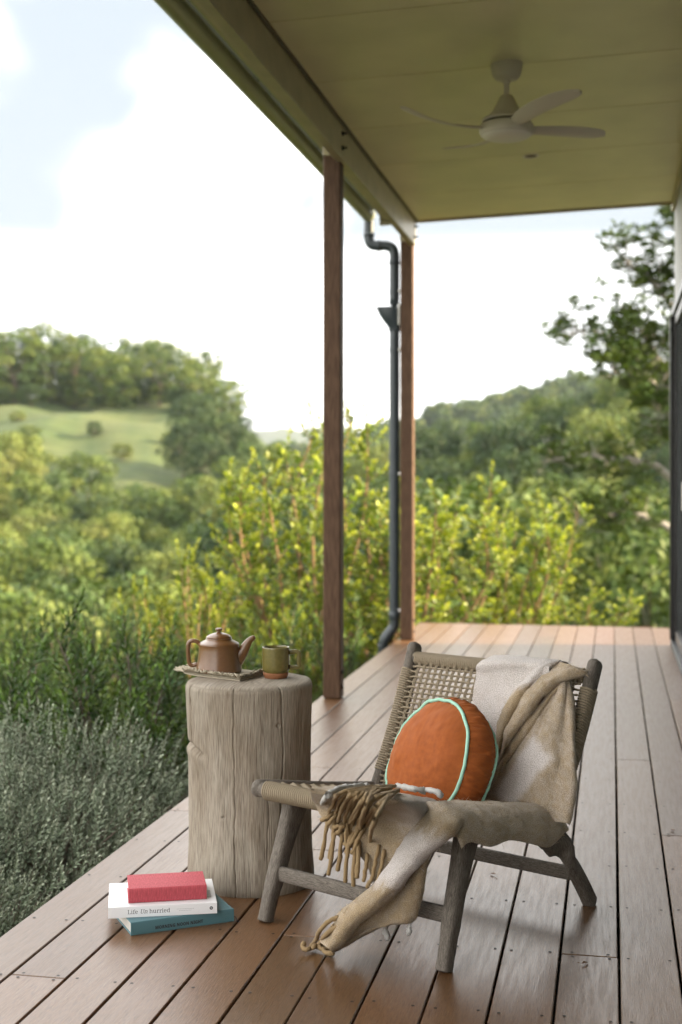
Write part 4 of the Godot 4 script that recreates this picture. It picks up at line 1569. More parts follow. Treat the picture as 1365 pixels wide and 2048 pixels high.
	var fold_under := [
		[V(0.242, 0.608, -0.613), V(0.250, 0.610, -0.605), V(0.261, 0.613, -0.599), V(0.268, 0.614, -0.603), V(0.271, 0.614, -0.609), V(0.270, 0.613, -0.616)],
		[V(0.206, 0.569, -0.592), V(0.214, 0.571, -0.584), V(0.226, 0.574, -0.578), V(0.234, 0.575, -0.581), V(0.237, 0.575, -0.588), V(0.235, 0.574, -0.595)],
		[V(0.183, 0.531, -0.571), V(0.192, 0.533, -0.563), V(0.204, 0.534, -0.557), V(0.212, 0.534, -0.559), V(0.216, 0.533, -0.565), V(0.215, 0.532, -0.571)],
		[V(0.156, 0.490, -0.549), V(0.165, 0.490, -0.540), V(0.179, 0.489, -0.533), V(0.189, 0.486, -0.533), V(0.194, 0.483, -0.538), V(0.193, 0.481, -0.544)],
		[V(0.133, 0.443, -0.523), V(0.142, 0.443, -0.515), V(0.155, 0.440, -0.506), V(0.163, 0.435, -0.506), V(0.166, 0.430, -0.510), V(0.165, 0.428, -0.515)],
		[V(0.120, 0.395, -0.498), V(0.127, 0.394, -0.488), V(0.136, 0.389, -0.479), V(0.140, 0.382, -0.477), V(0.141, 0.375, -0.480), V(0.138, 0.372, -0.485)],
		[V(0.113, 0.347, -0.471), V(0.118, 0.344, -0.461), V(0.121, 0.336, -0.450), V(0.118, 0.325, -0.446), V(0.114, 0.316, -0.448), V(0.109, 0.311, -0.452)],
		[V(0.105, 0.302, -0.447), V(0.109, 0.302, -0.438), V(0.112, 0.297, -0.429), V(0.109, 0.290, -0.427), V(0.104, 0.284, -0.430), V(0.099, 0.281, -0.436)],
	]
	var panel_side := [
		[V(0.243, 0.617, -0.609), V(0.248, 0.618, -0.609), V(0.260, 0.621, -0.597), V(0.265, 0.621, -0.597), V(0.263, 0.620, -0.610), V(0.268, 0.621, -0.611), V(0.262, 0.615, -0.632)],
		[V(0.236, 0.578, -0.588), V(0.246, 0.580, -0.588), V(0.262, 0.584, -0.577), V(0.272, 0.585, -0.578), V(0.274, 0.585, -0.591), V(0.283, 0.586, -0.592), V(0.277, 0.580, -0.614)],
		[V(0.216, 0.535, -0.564), V(0.233, 0.536, -0.565), V(0.258, 0.539, -0.553), V(0.275, 0.539, -0.553), V(0.285, 0.537, -0.566), V(0.303, 0.538, -0.566), V(0.297, 0.532, -0.587)],
		[V(0.194, 0.485, -0.537), V(0.220, 0.485, -0.537), V(0.253, 0.487, -0.525), V(0.279, 0.487, -0.525), V(0.297, 0.484, -0.537), V(0.322, 0.484, -0.537), V(0.316, 0.478, -0.558)],
		[V(0.167, 0.429, -0.507), V(0.202, 0.430, -0.507), V(0.245, 0.433, -0.495), V(0.279, 0.433, -0.496), V(0.306, 0.431, -0.508), V(0.340, 0.431, -0.508), V(0.334, 0.424, -0.529)],
		[V(0.140, 0.374, -0.477), V(0.185, 0.375, -0.478), V(0.236, 0.379, -0.466), V(0.279, 0.380, -0.467), V(0.315, 0.378, -0.479), V(0.357, 0.379, -0.480), V(0.351, 0.372, -0.501)],
		[V(0.115, 0.317, -0.446), V(0.167, 0.318, -0.447), V(0.226, 0.322, -0.436), V(0.276, 0.323, -0.436), V(0.319, 0.321, -0.448), V(0.367, 0.322, -0.449), V(0.361, 0.314, -0.470)],
		[V(0.102, 0.282, -0.428), V(0.157, 0.281, -0.427), V(0.219, 0.284, -0.415), V(0.272, 0.283, -0.414), V(0.318, 0.279, -0.426), V(0.369, 0.278, -0.425), V(0.363, 0.270, -0.446)],
	]
	var seat_cover := [
		[V(0.000, 0.277, -0.500), V(0.100, 0.276, -0.500), V(0.180, 0.290, -0.500), V(0.250, 0.295, -0.500), V(0.292, 0.293, -0.500), V(0.308, 0.273, -0.500), V(0.327, 0.249, -0.500), V(0.331, 0.240, -0.500)],
		[V(0.000, 0.288, -0.440), V(0.100, 0.288, -0.440), V(0.180, 0.300, -0.440), V(0.250, 0.307, -0.440), V(0.292, 0.304, -0.440), V(0.318, 0.285, -0.440), V(0.338, 0.257, -0.440), V(0.343, 0.237, -0.440)],
		[V(0.000, 0.304, -0.360), V(0.100, 0.308, -0.360), V(0.180, 0.306, -0.360), V(0.250, 0.326, -0.360), V(0.292, 0.320, -0.360), V(0.324, 0.303, -0.360), V(0.348, 0.267, -0.360), V(0.355, 0.229, -0.360)],
		[V(0.000, 0.321, -0.270), V(0.100, 0.322, -0.270), V(0.180, 0.329, -0.270), V(0.250, 0.341, -0.270), V(0.292, 0.337, -0.270), V(0.324, 0.319, -0.270), V(0.346, 0.287, -0.270), V(0.352, 0.257, -0.270)],
		[V(0.000, 0.338, -0.180), V(0.100, 0.337, -0.180), V(0.180, 0.351, -0.180), V(0.250, 0.356, -0.180), V(0.292, 0.354, -0.180), V(0.324, 0.334, -0.180), V(0.344, 0.306, -0.180), V(0.349, 0.283, -0.180)],
		[V(0.000, 0.355, -0.090), V(0.100, 0.360, -0.090), V(0.180, 0.358, -0.090), V(0.250, 0.377, -0.090), V(0.292, 0.371, -0.090), V(0.324, 0.354, -0.090), V(0.348, 0.320, -0.090), V(0.355, 0.287, -0.090)],
		[V(0.000, 0.370, -0.010), V(0.100, 0.373, -0.010), V(0.180, 0.377, -0.010), V(0.250, 0.391, -0.010), V(0.292, 0.386, -0.010), V(0.324, 0.369, -0.010), V(0.346, 0.338, -0.010), V(0.353, 0.315, -0.010)],
		[V(0.000, 0.356, 0.030), V(0.100, 0.356, 0.030), V(0.180, 0.368, 0.030), V(0.250, 0.374, 0.030), V(0.292, 0.372, 0.030), V(0.324, 0.353, 0.030), V(0.345, 0.325, 0.030), V(0.350, 0.308, 0.030)],
	]
	var front_flap := [
		[V(-0.023, 0.407, 0.084), V(0.005, 0.394, 0.011), V(0.068, 0.382, -0.049), V(0.125, 0.373, -0.099), V(0.042, 0.299, -0.349)],
		[V(0.098, 0.451, 0.270), V(0.174, 0.445, 0.239), V(0.232, 0.435, 0.185), V(0.284, 0.424, 0.129), V(0.147, 0.329, -0.187)],
		[V(-0.081, 0.348, 0.045), V(0.016, 0.346, 0.045), V(0.125, 0.348, 0.045), V(0.222, 0.354, 0.045), V(0.269, 0.346, 0.015)],
		[V(-0.034, 0.302, 0.052), V(0.038, 0.294, 0.052), V(0.130, 0.295, 0.052), V(0.202, 0.298, 0.052), V(0.237, 0.303, 0.025)],
		[V(0.036, 0.264, 0.050), V(0.083, 0.253, 0.050), V(0.136, 0.248, 0.050), V(0.174, 0.242, 0.050), V(0.211, 0.256, 0.050)],
		[V(0.085, 0.234, 0.052), V(0.108, 0.216, 0.052), V(0.133, 0.207, 0.052), V(0.164, 0.203, 0.052), V(0.190, 0.210, 0.052)],
		[V(0.111, 0.192, 0.050), V(0.120, 0.182, 0.050), V(0.132, 0.177, 0.050), V(0.147, 0.170, 0.050), V(0.168, 0.170, 0.050)],
	]
	var falling_fold := [
		[V(0.201, 0.375, -0.015), V(0.231, 0.381, 0.009), V(0.277, 0.383, 0.027), V(0.315, 0.379, 0.027), V(0.334, 0.371, 0.009), V(0.331, 0.362, -0.015)],
		[V(0.230, 0.355, 0.030), V(0.259, 0.361, 0.054), V(0.299, 0.364, 0.072), V(0.332, 0.361, 0.072), V(0.346, 0.353, 0.054), V(0.340, 0.345, 0.030)],
		[V(0.202, 0.301, 0.055), V(0.229, 0.309, 0.079), V(0.266, 0.316, 0.097), V(0.294, 0.317, 0.097), V(0.305, 0.312, 0.079), V(0.297, 0.304, 0.055)],
		[V(0.180, 0.259, 0.068), V(0.207, 0.268, 0.092), V(0.241, 0.276, 0.110), V(0.265, 0.278, 0.110), V(0.273, 0.273, 0.092), V(0.263, 0.265, 0.068)],
		[V(0.149, 0.217, 0.076), V(0.175, 0.226, 0.100), V(0.208, 0.233, 0.118), V(0.231, 0.233, 0.118), V(0.236, 0.227, 0.100), V(0.226, 0.218, 0.076)],
		[V(0.120, 0.181, 0.082), V(0.146, 0.190, 0.106), V(0.178, 0.196, 0.124), V(0.198, 0.194, 0.124), V(0.202, 0.186, 0.106), V(0.191, 0.176, 0.082)],
		[V(0.064, 0.134, 0.092), V(0.092, 0.144, 0.116), V(0.127, 0.152, 0.134), V(0.153, 0.152, 0.134), V(0.159, 0.145, 0.116), V(0.149, 0.136, 0.092)],
		[V(0.039, 0.111, 0.102), V(0.066, 0.120, 0.126), V(0.099, 0.125, 0.144), V(0.120, 0.121, 0.144), V(0.124, 0.111, 0.126), V(0.112, 0.100, 0.102)],
		[V(0.030, 0.080, 0.115), V(0.055, 0.088, 0.139), V(0.082, 0.091, 0.157), V(0.097, 0.086, 0.157), V(0.095, 0.073, 0.139), V(0.081, 0.061, 0.115)],
		[V(0.007, 0.044, 0.130), V(0.032, 0.053, 0.154), V(0.058, 0.057, 0.172), V(0.071, 0.052, 0.172), V(0.067, 0.040, 0.154), V(0.051, 0.027, 0.130)],
	]
	var falling_back := [
		[V(0.329, 0.348, 0.034), V(0.325, 0.343, 0.024), V(0.342, 0.347, 0.045), V(0.347, 0.346, 0.049), V(0.343, 0.342, 0.040)],
		[V(0.286, 0.303, 0.059), V(0.276, 0.297, 0.042), V(0.288, 0.300, 0.055), V(0.288, 0.299, 0.052), V(0.281, 0.295, 0.040)],
		[V(0.252, 0.266, 0.072), V(0.248, 0.264, 0.051), V(0.266, 0.272, 0.060), V(0.271, 0.274, 0.054), V(0.266, 0.271, 0.040)],
		[V(0.214, 0.216, 0.080), V(0.219, 0.217, 0.057), V(0.246, 0.228, 0.063), V(0.259, 0.233, 0.056), V(0.259, 0.232, 0.040)],
		[V(0.179, 0.175, 0.086), V(0.192, 0.175, 0.061), V(0.228, 0.186, 0.066), V(0.248, 0.191, 0.057), V(0.252, 0.189, 0.040)],
		[V(0.137, 0.134, 0.096), V(0.160, 0.135, 0.068), V(0.206, 0.148, 0.070), V(0.233, 0.153, 0.058), V(0.242, 0.152, 0.040)],
		[V(0.100, 0.098, 0.106), V(0.127, 0.098, 0.075), V(0.178, 0.111, 0.074), V(0.209, 0.116, 0.060), V(0.220, 0.115, 0.040)],
		[V(0.073, 0.060, 0.119), V(0.082, 0.063, 0.084), V(0.115, 0.080, 0.079), V(0.132, 0.088, 0.061), V(0.133, 0.088, 0.040)],
		[V(0.048, 0.027, 0.134), V(0.035, 0.022, 0.094), V(0.047, 0.030, 0.085), V(0.047, 0.031, 0.064), V(0.037, 0.026, 0.040)],
	]
	var yarn_paths := [
		[V(0.129, 0.414, -0.010), V(0.275, 0.484, 0.346), V(0.007, 0.349, 0.068), V(0.002, 0.302, 0.070), V(-0.014, 0.229, 0.066)],
		[V(0.169, 0.427, 0.059), V(0.312, 0.488, 0.368), V(0.035, 0.331, 0.068), V(0.027, 0.281, 0.070), V(0.011, 0.202, 0.066)],
		[V(0.179, 0.433, 0.089), V(0.327, 0.490, 0.378), V(0.055, 0.347, 0.068), V(0.044, 0.299, 0.070), V(0.046, 0.252, 0.066)],
		[V(0.190, 0.438, 0.118), V(0.386, 0.499, 0.426), V(0.079, 0.338, 0.068), V(0.071, 0.277, 0.070), V(0.060, 0.174, 0.066)],
		[V(0.203, 0.430, 0.077), V(0.385, 0.496, 0.409), V(0.085, 0.339, 0.068), V(0.052, 0.286, 0.070), V(0.030, 0.269, 0.066)],
		[V(0.218, 0.449, 0.174), V(0.298, 0.488, 0.367), V(0.019, 0.359, 0.068), V(-0.019, 0.329, 0.070), V(-0.042, 0.319, 0.066)],
		[V(0.211, 0.450, 0.179), V(0.455, 0.516, 0.515), V(0.085, 0.327, 0.068), V(0.080, 0.266, 0.070), V(0.071, 0.209, 0.066)],
		[V(0.239, 0.442, 0.137), V(0.468, 0.514, 0.507), V(0.100, 0.342, 0.068), V(0.068, 0.298, 0.070), V(0.037, 0.252, 0.066)],
		[V(0.246, 0.461, 0.235), V(0.386, 0.502, 0.444), V(0.051, 0.334, 0.068), V(0.021, 0.315, 0.070), V(-0.001, 0.307, 0.066)],
		[V(0.266, 0.452, 0.191), V(0.634, 0.555, 0.721), V(0.112, 0.295, 0.068), V(0.106, 0.247, 0.070), V(0.092, 0.193, 0.066)],
		[V(0.134, 0.285, 0.060), V(0.129, 0.250, 0.066), V(0.120, 0.212, 0.066), V(0.102, 0.179, 0.066)],
		[V(0.149, 0.276, 0.060), V(0.150, 0.243, 0.070), V(0.140, 0.205, 0.072), V(0.129, 0.173, 0.070)],
	]
	var white_yarn_paths := [
		[V(0.155, 0.452, 0.216), V(0.216, 0.476, 0.330), V(0.282, 0.493, 0.432), V(-0.043, 0.359, 0.060)],
		[V(0.077, 0.414, 0.032), V(0.115, 0.435, 0.129), V(0.155, 0.452, 0.216)],
		[V(0.047, 0.381, -0.129), V(0.113, 0.395, -0.083), V(0.163, 0.405, -0.047), V(0.174, 0.398, -0.069)],
		[V(0.154, 0.392, -0.100), V(0.248, 0.420, -0.007), V(0.278, 0.416, 0.002)],
		[V(0.143, 0.096, 0.045), V(0.144, 0.082, 0.046), V(0.150, 0.060, 0.046)],
		[V(0.213, 0.114, 0.042), V(0.213, 0.100, 0.043), V(0.210, 0.084, 0.043)],
	]
	var floor_yarn_paths := [
		[V(0.068, 0.120, 0.135), V(0.048, 0.104, 0.150), V(0.028, 0.081, 0.155), V(-0.054, 0.020, 0.072), V(-0.041, 0.012, 0.114), V(-0.057, 0.012, 0.118), V(-0.062, 0.020, 0.107)],
		[V(0.093, 0.105, 0.140), V(0.072, 0.095, 0.155), V(0.048, 0.075, 0.160), V(-0.033, 0.020, 0.082), V(-0.037, 0.014, 0.105)],
		[V(0.063, 0.099, 0.140), V(0.056, 0.081, 0.160), V(-0.007, 0.022, 0.065), V(-0.011, 0.012, 0.090), V(-0.038, 0.012, 0.084)],
		[V(-0.013, 0.030, 0.067), V(-0.030, 0.014, 0.076), V(0.003, 0.010, 0.102), V(0.024, 0.012, 0.097)],
	]

	var diamond := [Vector2(0.21, 0.472), Vector2(0.132, 0.317), Vector2(0.201, 0.287), Vector2(0.29, 0.427)]
	var back := Geo.new()
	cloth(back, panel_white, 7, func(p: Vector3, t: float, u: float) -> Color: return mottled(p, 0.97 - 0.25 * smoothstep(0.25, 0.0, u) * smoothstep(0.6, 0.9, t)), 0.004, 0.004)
	cloth(back, fold_inner, 5, func(p: Vector3, t: float, u: float) -> Color: return mottled(p, smoothstep(0.06, -0.06, t - 0.40 + 0.1 * u + ragged(p) * 0.1)), 0.009, 0.006)
	cloth(back, fold_outer, 5, func(p: Vector3, _t: float, _u: float) -> Color: return mottled(p, 0.12), 0.009, 0.004)
	cloth(back, fold_under, 5, func(p: Vector3, _t: float, _u: float) -> Color: return mottled(p, 0.06), 0.007, 0.0035)
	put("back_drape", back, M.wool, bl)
	var side := Geo.new()
	cloth(side, panel_side, 6, func(p: Vector3, _t: float, _u: float) -> Color: return mottled(p, 0.22 + 0.78 * smoothstep(-0.012, 0.012, inside(Vector2(p.x, p.y), diamond) * -1.0 * -1.0 + ragged(p) * 0.010)), 0.008, 0.006)
	put("side_drape", side, M.wool, bl)
	var seat := Geo.new()
	cloth(seat, seat_cover, 6, func(p: Vector3, _t: float, _u: float) -> Color: return mottled(p, 0.16 + 0.65 * smoothstep(0.05, -0.05, absf(p.x - 0.14) - 0.08 + ragged(p) * 0.03) * smoothstep(-0.16, -0.04, p.z)), 0.006, 0.007)
	put("seat_drape", seat, M.wool, bl)
	var flap := Geo.new()
	cloth(flap, front_flap, 6, func(p: Vector3, t: float, u: float) -> Color: return mottled(p, 0.02 + 0.75 * smoothstep(0.55, 0.8, u + ragged(p) * 0.2) * smoothstep(0.55, 0.3, t)), 0.006, 0.006)
	put("front_drape", flap, M.wool, bl)
	var fall := Geo.new()
	cloth(fall, falling_fold, 5, func(p: Vector3, t: float, _u: float) -> Color: return mottled(p, smoothstep(-0.05, 0.05, t - 0.16 + ragged(p) * 0.06) * smoothstep(0.06, -0.06, t - 0.50 + ragged(p) * 0.10)), 0.006, 0.006)
	put("hanging_fold", fall, M.wool, bl)
	var rear := Geo.new()
	cloth(rear, falling_back, 5, func(p: Vector3, _t: float, _u: float) -> Color: return mottled(p, 0.05), 0.005, 0.0035)
	put("hanging_corner", rear, M.wool, bl)
	put("fuzz", hairs, M.hair, bl, "stuff")
	var k := 0
	# more strands beside the first ones
	for y in yarn_paths.slice(0, 9):
		var z2 := []
		var o := V(rf(-0.016, 0.016), 0, 0)
		for i in y.size():
			z2.append((y[i] as Vector3) + o * (0.4 + 0.35 * i) + V(0, rf(-0.012, 0.008) if i == y.size() - 1 else 0.0, 0.004))
		yarn_paths.append(z2)
	for set_ in [yarn_paths, white_yarn_paths, floor_yarn_paths]:
		for y in set_:
			var g := Geo.new()
			var path := crspline(y, 6)
			var radii := []
			for i in path.size():
				var p: Vector3 = path[i]
				path[i] = p + V(fuzz.get_noise_2d(i * 0.35, k * 9.0), fuzz.get_noise_2d(i * 0.35, k * 9.0 + 4.0), fuzz.get_noise_2d(i * 0.35, k * 9.0 + 7.0)) * 0.003
				radii.append((0.0047 if set_ == yarn_paths else ((0.007 if k > 20 and k < 26 else 0.005) if set_ == white_yarn_paths else 0.0058)) * (1.0 + (0.75 if set_ == white_yarn_paths else 0.28) * fuzz.get_noise_2d(i * 0.5, k * 5.0)) * (1.15 if i > path.size() - 5 else 1.0))
			g.tube(path, radii, 8)
			put("tassel", g, M.white_yarn if set_ == white_yarn_paths else M.yarn, bl)
			k += 1

# ---------------------------------------------------------------- plants
func spray(g: Geo, stems: Geo, at: Vector3, dir: Vector3, length: float, leaves: int, ll: float, lw: float, young: Color, old: Color, splay: float, from := 0.1, thick := 0.002) -> void:
	# one leafy shoot: leaves in a spiral, young towards the tip
	var side := dir.cross(V(0.31, 0.77, 0.55)).normalized()
	var bend := side * rf(-0.25, 0.25) + Vector3.UP * rf(-0.1, 0.25)
	var path := []
	for k in 4:
		var t := k / 3.0
		path.append(at + dir * length * t + bend * length * t * t * 0.5)
	if stems:
		stems.tube(path, [thick, thick * 0.8, thick * 0.6, thick * 0.35], 4, false)
	var a := rf(0, TAU)
	var tone := rf(0.66, 1.30)
	for k in leaves:
		var t := lerpf(from, 1.0, (k + rf(0, 0.8)) / leaves)
		var d := (dir + bend * t).normalized()
		var e1 := d.cross(V(0.31, 0.77, 0.55)).normalized()
		var e2 := d.cross(e1)
		a += 2.4
		var o := e1 * cos(a) + e2 * sin(a)
		var tilt := splay * lerpf(1.15, 0.45, t) + rf(-0.2, 0.2)
		var ld := (d * cos(tilt) + o * sin(tilt)).normalized()
		var ln := (d * sin(tilt) - o * cos(tilt)).normalized()
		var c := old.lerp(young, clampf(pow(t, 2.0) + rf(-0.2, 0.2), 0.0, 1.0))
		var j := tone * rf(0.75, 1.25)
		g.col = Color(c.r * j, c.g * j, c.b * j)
		g.leaf(at + dir * length * t + bend * length * t * t * 0.5, ld, ln, ll * rf(0.7, 1.2) * lerpf(1.05, 0.7, t * t), lw * rf(0.8, 1.2))

func low_mound(seed_: int, radius: float, height: float, shoots: int, young: Color, old: Color) -> Array:
	# rosemary-like mound: short shoots set with narrow leaves
	rng.seed = seed_
	var lf := Geo.new()
	var st := Geo.new()
	var f := FastNoiseLite.new()
	f.seed = seed_
	f.frequency = 1.0
	for k in shoots:
		var u := rf(-0.12, 1.0)
		var a := rf(0, TAU)
		var flat := sqrt(maxf(0.0, 1.0 - u * u))
		var d := V(cos(a) * flat, u, sin(a) * flat)
		var swell := 1.0 + 0.30 * f.get_noise_3d(d.x * 2.2, d.y * 2.2, d.z * 2.2) + 0.12 * f.get_noise_3d(d.x * 6.0, d.y * 6.0, d.z * 6.0)
		var depth := 1.0 - 0.45 * pow(rf(0, 1), 2.2)
		var p := V(d.x * radius, d.y * height, d.z * radius) * swell * depth * 0.86
		var out := (d * 0.8 + V(rf(-0.5, 0.5), rf(0.15, 0.95), rf(-0.5, 0.5))).normalized()
		spray(lf, st if k % 3 == 0 else null, p, out, rf(0.07, 0.13), 20, 0.018, 0.0058, young, old, 0.85, 0.0, 0.0012)
	for k in 14:
		var a := TAU * k / 14.0
		var e := V(cos(a) * radius * 0.6, height * rf(0.4, 0.75), sin(a) * radius * 0.6)
		st.tube([Vector3.ZERO, e * 0.5 + Vector3.UP * 0.06, e], [0.010, 0.006, 0.003], 5, false)
	return [lf.mesh(), st.mesh()]

func bush(seed_: int, stems_n: int, height: float, spread: float, shoots: int, ll: float, lw: float, per: int, young: Color, old: Color, upright: float, splay: float, shoot_len: float, low := 0.15) -> Array:
	# stems from one foot, side shoots along them, leaves along the shoots
	rng.seed = seed_
	var lf := Geo.new()
	var st := Geo.new()
	for s in stems_n:
		var a := TAU * s / stems_n + rf(-0.5, 0.5)
		var reach := spread * sqrt(rf(0.05, 1.0))
		var h := height * rf(0.72, 1.0) * (1.0 - 0.25 * reach / spread)
		var pts := crspline([V(cos(a), 0, sin(a)) * reach * 0.12, V(cos(a + 0.1) * reach * 0.45, h * 0.35, sin(a + 0.1) * reach * 0.45), V(cos(a - 0.1) * reach * 0.8, h * 0.7, sin(a - 0.1) * reach * 0.8) + V(rf(-0.05, 0.05), 0, rf(-0.05, 0.05)) * height, V(cos(a) * reach, h, sin(a) * reach)], 5)
		var radii := []
		for k in pts.size():
			radii.append(lerpf(0.008, 0.0018, float(k) / (pts.size() - 1)) * height)
		st.tube(pts, radii, 5, false)
		for k in shoots:
			var t := lerpf(low, 1.0, pow((k + rf(0, 1)) / shoots, 0.8))
			var ft := t * (pts.size() - 1)
			var i := mini(int(ft), pts.size() - 2)
			var p: Vector3 = (pts[i] as Vector3).lerp(pts[i + 1], ft - i)
			var along: Vector3 = (pts[i + 1] - pts[i]).normalized()
			var b := rf(0, TAU)
			var dir := (along * 0.5 + V(cos(b), 0, sin(b)) * (1.0 - upright) + Vector3.UP * upright).normalized()
			var len_ := shoot_len * rf(0.6, 1.25) * lerpf(1.25, 0.75, t)
			spray(lf, st, p, dir, len_, per, ll, lw, young, old, splay, 0.12, 0.0028 * height * 0.6)
		spray(lf, st, pts[pts.size() - 1], (V(0, 1, 0) + V(rf(-0.6, 0.6), 0, rf(-0.6, 0.6))).normalized(), shoot_len * 0.9, per, ll, lw, young, old, splay, 0.05, 0.003 * height * 0.6)
	return [lf.mesh(), st.mesh()]

func plant(called: String, label: String, category: String, meshes: Array, lm: Material, sm: Material, at: Vector3, turn: float, size: Vector3, group := "", parts := ["foliage", "stem"], stem_kind := "") -> Node3D:
	var t := thing(called, label, category, at, turn, group)
	t.transform.basis = Basis(Vector3.UP, turn).scaled_local(size)
	put(parts[1], meshes[1], sm, t, stem_kind)
	put(parts[0], meshes[0], lm, t)
	return t

const ORD := ["first", "second", "third", "fourth", "fifth", "sixth", "seventh", "eighth", "ninth", "tenth", "eleventh", "twelfth", "thirteenth", "fourteenth"]

func build_garden() -> void:
	# grey green mounds along the deck edge
	var mounds := []
	for k in 3:
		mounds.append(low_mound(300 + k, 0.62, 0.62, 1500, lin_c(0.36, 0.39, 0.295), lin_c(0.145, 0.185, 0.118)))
	rng.seed = 55
	var spots := [[-1.96, -3.05, -0.66, 0.86, "second nearest along the deck edge beside the books"], [-2.05, -3.75, -0.62, 0.98, "third nearest along the deck edge"], [-2.62, -3.35, -0.60, 1.0, "second nearest in the row away from the deck"], [-2.14, -4.45, -0.60, 1.2, "fourth nearest along the deck edge beside the stump"], [-2.75, -4.15, -0.52, 1.12, "third nearest in the row away from the deck"], [-2.20, -5.10, -0.60, 1.28, "fifth nearest along the deck edge beyond the stump"], [-2.85, -4.95, -0.52, 1.25, "fourth nearest in the row away from the deck"], [-2.15, -5.75, -0.62, 0.95, "sixth along the deck edge before the hedge"], [-2.75, -5.7, -0.6, 1.0, "farthest in the row away from the deck"], [-2.05, -2.35, -0.66, 0.9, "nearest along the deck edge by the doorway"], [-2.66, -2.6, -0.64, 0.95, "nearest in the row away from the deck"], [-3.35, -3.9, -0.5, 1.1, "nearer of two in the outermost row"], [-3.4, -4.8, -0.45, 1.1, "farther of two in the outermost row"], [-2.0, -6.45, -0.85, 0.85, "last and farthest along the deck edge towards the nearer post"]]
	var i := 0
	for s in spots:
		plant("rosemary_bush", "grey green needle leaved mound, %s" % s[4], "shrub", mounds[i % 3], M.needle, M.bark, V(s[0], s[2], s[1]), rf(0, TAU), Vector3.ONE * s[3], "grey green mounds along the deck", ["foliage", "stem"], "stuff")
		i += 1
	# small pale flowers on the mounds
	# dark green hedge behind them
	var hedge := []
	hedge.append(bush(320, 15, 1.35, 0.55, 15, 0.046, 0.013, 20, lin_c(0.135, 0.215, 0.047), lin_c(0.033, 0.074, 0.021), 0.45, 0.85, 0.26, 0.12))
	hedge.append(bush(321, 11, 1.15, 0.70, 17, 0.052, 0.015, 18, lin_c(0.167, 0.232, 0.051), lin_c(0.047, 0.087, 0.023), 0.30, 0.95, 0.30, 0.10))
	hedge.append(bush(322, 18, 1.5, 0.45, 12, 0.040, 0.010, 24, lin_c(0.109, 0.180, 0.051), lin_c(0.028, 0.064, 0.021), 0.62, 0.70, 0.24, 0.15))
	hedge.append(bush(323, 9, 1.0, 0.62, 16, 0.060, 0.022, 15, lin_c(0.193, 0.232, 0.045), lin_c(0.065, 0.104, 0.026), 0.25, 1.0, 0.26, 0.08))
	rng.seed = 56
	var k2 := 0
	for r in 5:
		for c in 6:
			var x := -2.35 - c * 0.70 + rf(-0.32, 0.32)
			var z := -6.1 - r * 0.78 - c * 0.12 + rf(-0.3, 0.3)
			var p := V(x, 0, z)
			p.y = land(p) - 0.05
			var big := rf(0.68, 1.05) * (1.12 if (r * 7 + c * 5) % 6 == 0 else 0.92)
			plant("hedge_shrub", "dark green feathery shrub, %s from the deck in the hedge's %s row" % [ORD[c], ORD[r]], "shrub", hedge[[0, 2, 1, 0, 3, 2, 1][k2 % 7]], M.leaf, M.bark, p, rf(0, TAU), V(rf(0.85, 1.2), 1, rf(0.85, 1.2)) * big, "dark green hedge shrubs")
			k2 += 1
	# taller sunlit young shoots rising out of the hedge
	var young := []
	for k in 2:
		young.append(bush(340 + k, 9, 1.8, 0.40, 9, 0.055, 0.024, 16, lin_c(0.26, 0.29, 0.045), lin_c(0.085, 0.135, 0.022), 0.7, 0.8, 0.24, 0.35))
	var ys := [[-3.05, -9.75, 0.95, "pale young shrub with tall shoots rising from the dark hedge"], [-2.45, -10.1, 0.70, "pale leafy shrub low behind the mug and teapot"], [-3.7, -10.3, 0.78, "slender pale shrub at the far end of the dark hedge"], [-2.1, -9.4, 0.72, "small pale shrub just outside the nearer post"]]
	for y in ys:
		var p := V(y[0], 0, y[1])
		p.y = land(p) - 0.05
		plant("young_shrub", y[3], "shrub", young[k2 % 2], M.bright_leaf, M.red_bark, p, rf(0, TAU), Vector3.ONE * y[2])
		k2 += 1
	# yellow green bushes behind the posts
	var lilly := []
	for k in 3:
		lilly.append(bush(360 + k, 15, 3.2, 1.3, 32, 0.082, 0.046, 13, lin_c(0.31, 0.34, 0.055), lin_c(0.085, 0.140, 0.025), 0.10, 1.1, 0.30, 0.06))
	var ls := [[-0.30, 12.6, 1.0, V(0.85, 1.02, 0.85), "tall yellow green bush with reddish stems behind the nearer post"], [0.62, 12.4, 1.7, V(0.92, 0.74, 0.92), "yellow green bush filling the gap behind the downpipe"], [1.62, 13.6, 0.4, V(0.8, 0.80, 0.8), "yellow green bush beyond the far deck edge"], [-1.0, 13.6, 2.2, V(0.8, 0.52, 0.8), "lower yellow green bush beside the tall reddish stemmed one"], [2.35, 14.2, 2.9, V(0.7, 0.46, 0.7), "short bright bush just showing over the far deck edge"]]
	for s in ls:
		var p := site(s[0], s[1])
		p.y = land(p) - 0.1
		plant("leafy_bush", s[4], "bush", lilly[k2 % 3], M.bright_leaf, M.red_bark, p, s[2], s[3])
		k2 += 1
	# pale grass clump outside the posts
	rng.seed = 57
	var gr := Geo.new()
	for k in 2600:
		var a := rf(0, TAU)
		var q := sqrt(rf(0, 1)) * 0.55
		var p := V(cos(a) * q, 0, sin(a) * q)
		var d := V(cos(a) * q * 0.9 + rf(-0.35, 0.35), 1.0, sin(a) * q * 0.9 + rf(-0.35, 0.35)).normalized()
		var t := rf(0.7, 1.25)
		gr.col = Color(0.15 * t, 0.19 * t, 0.075 * t)
		var n := V(rf(-1, 1), 0.2, rf(-1, 1)).normalized()
		var l := rf(0.25, 0.5)
		gr.leaf(p, d, n, l, 0.008)
		gr.leaf(p + d * l * 0.8, (d + V(d.x, -0.4, d.z)).normalized(), n, l * 0.5, 0.006)
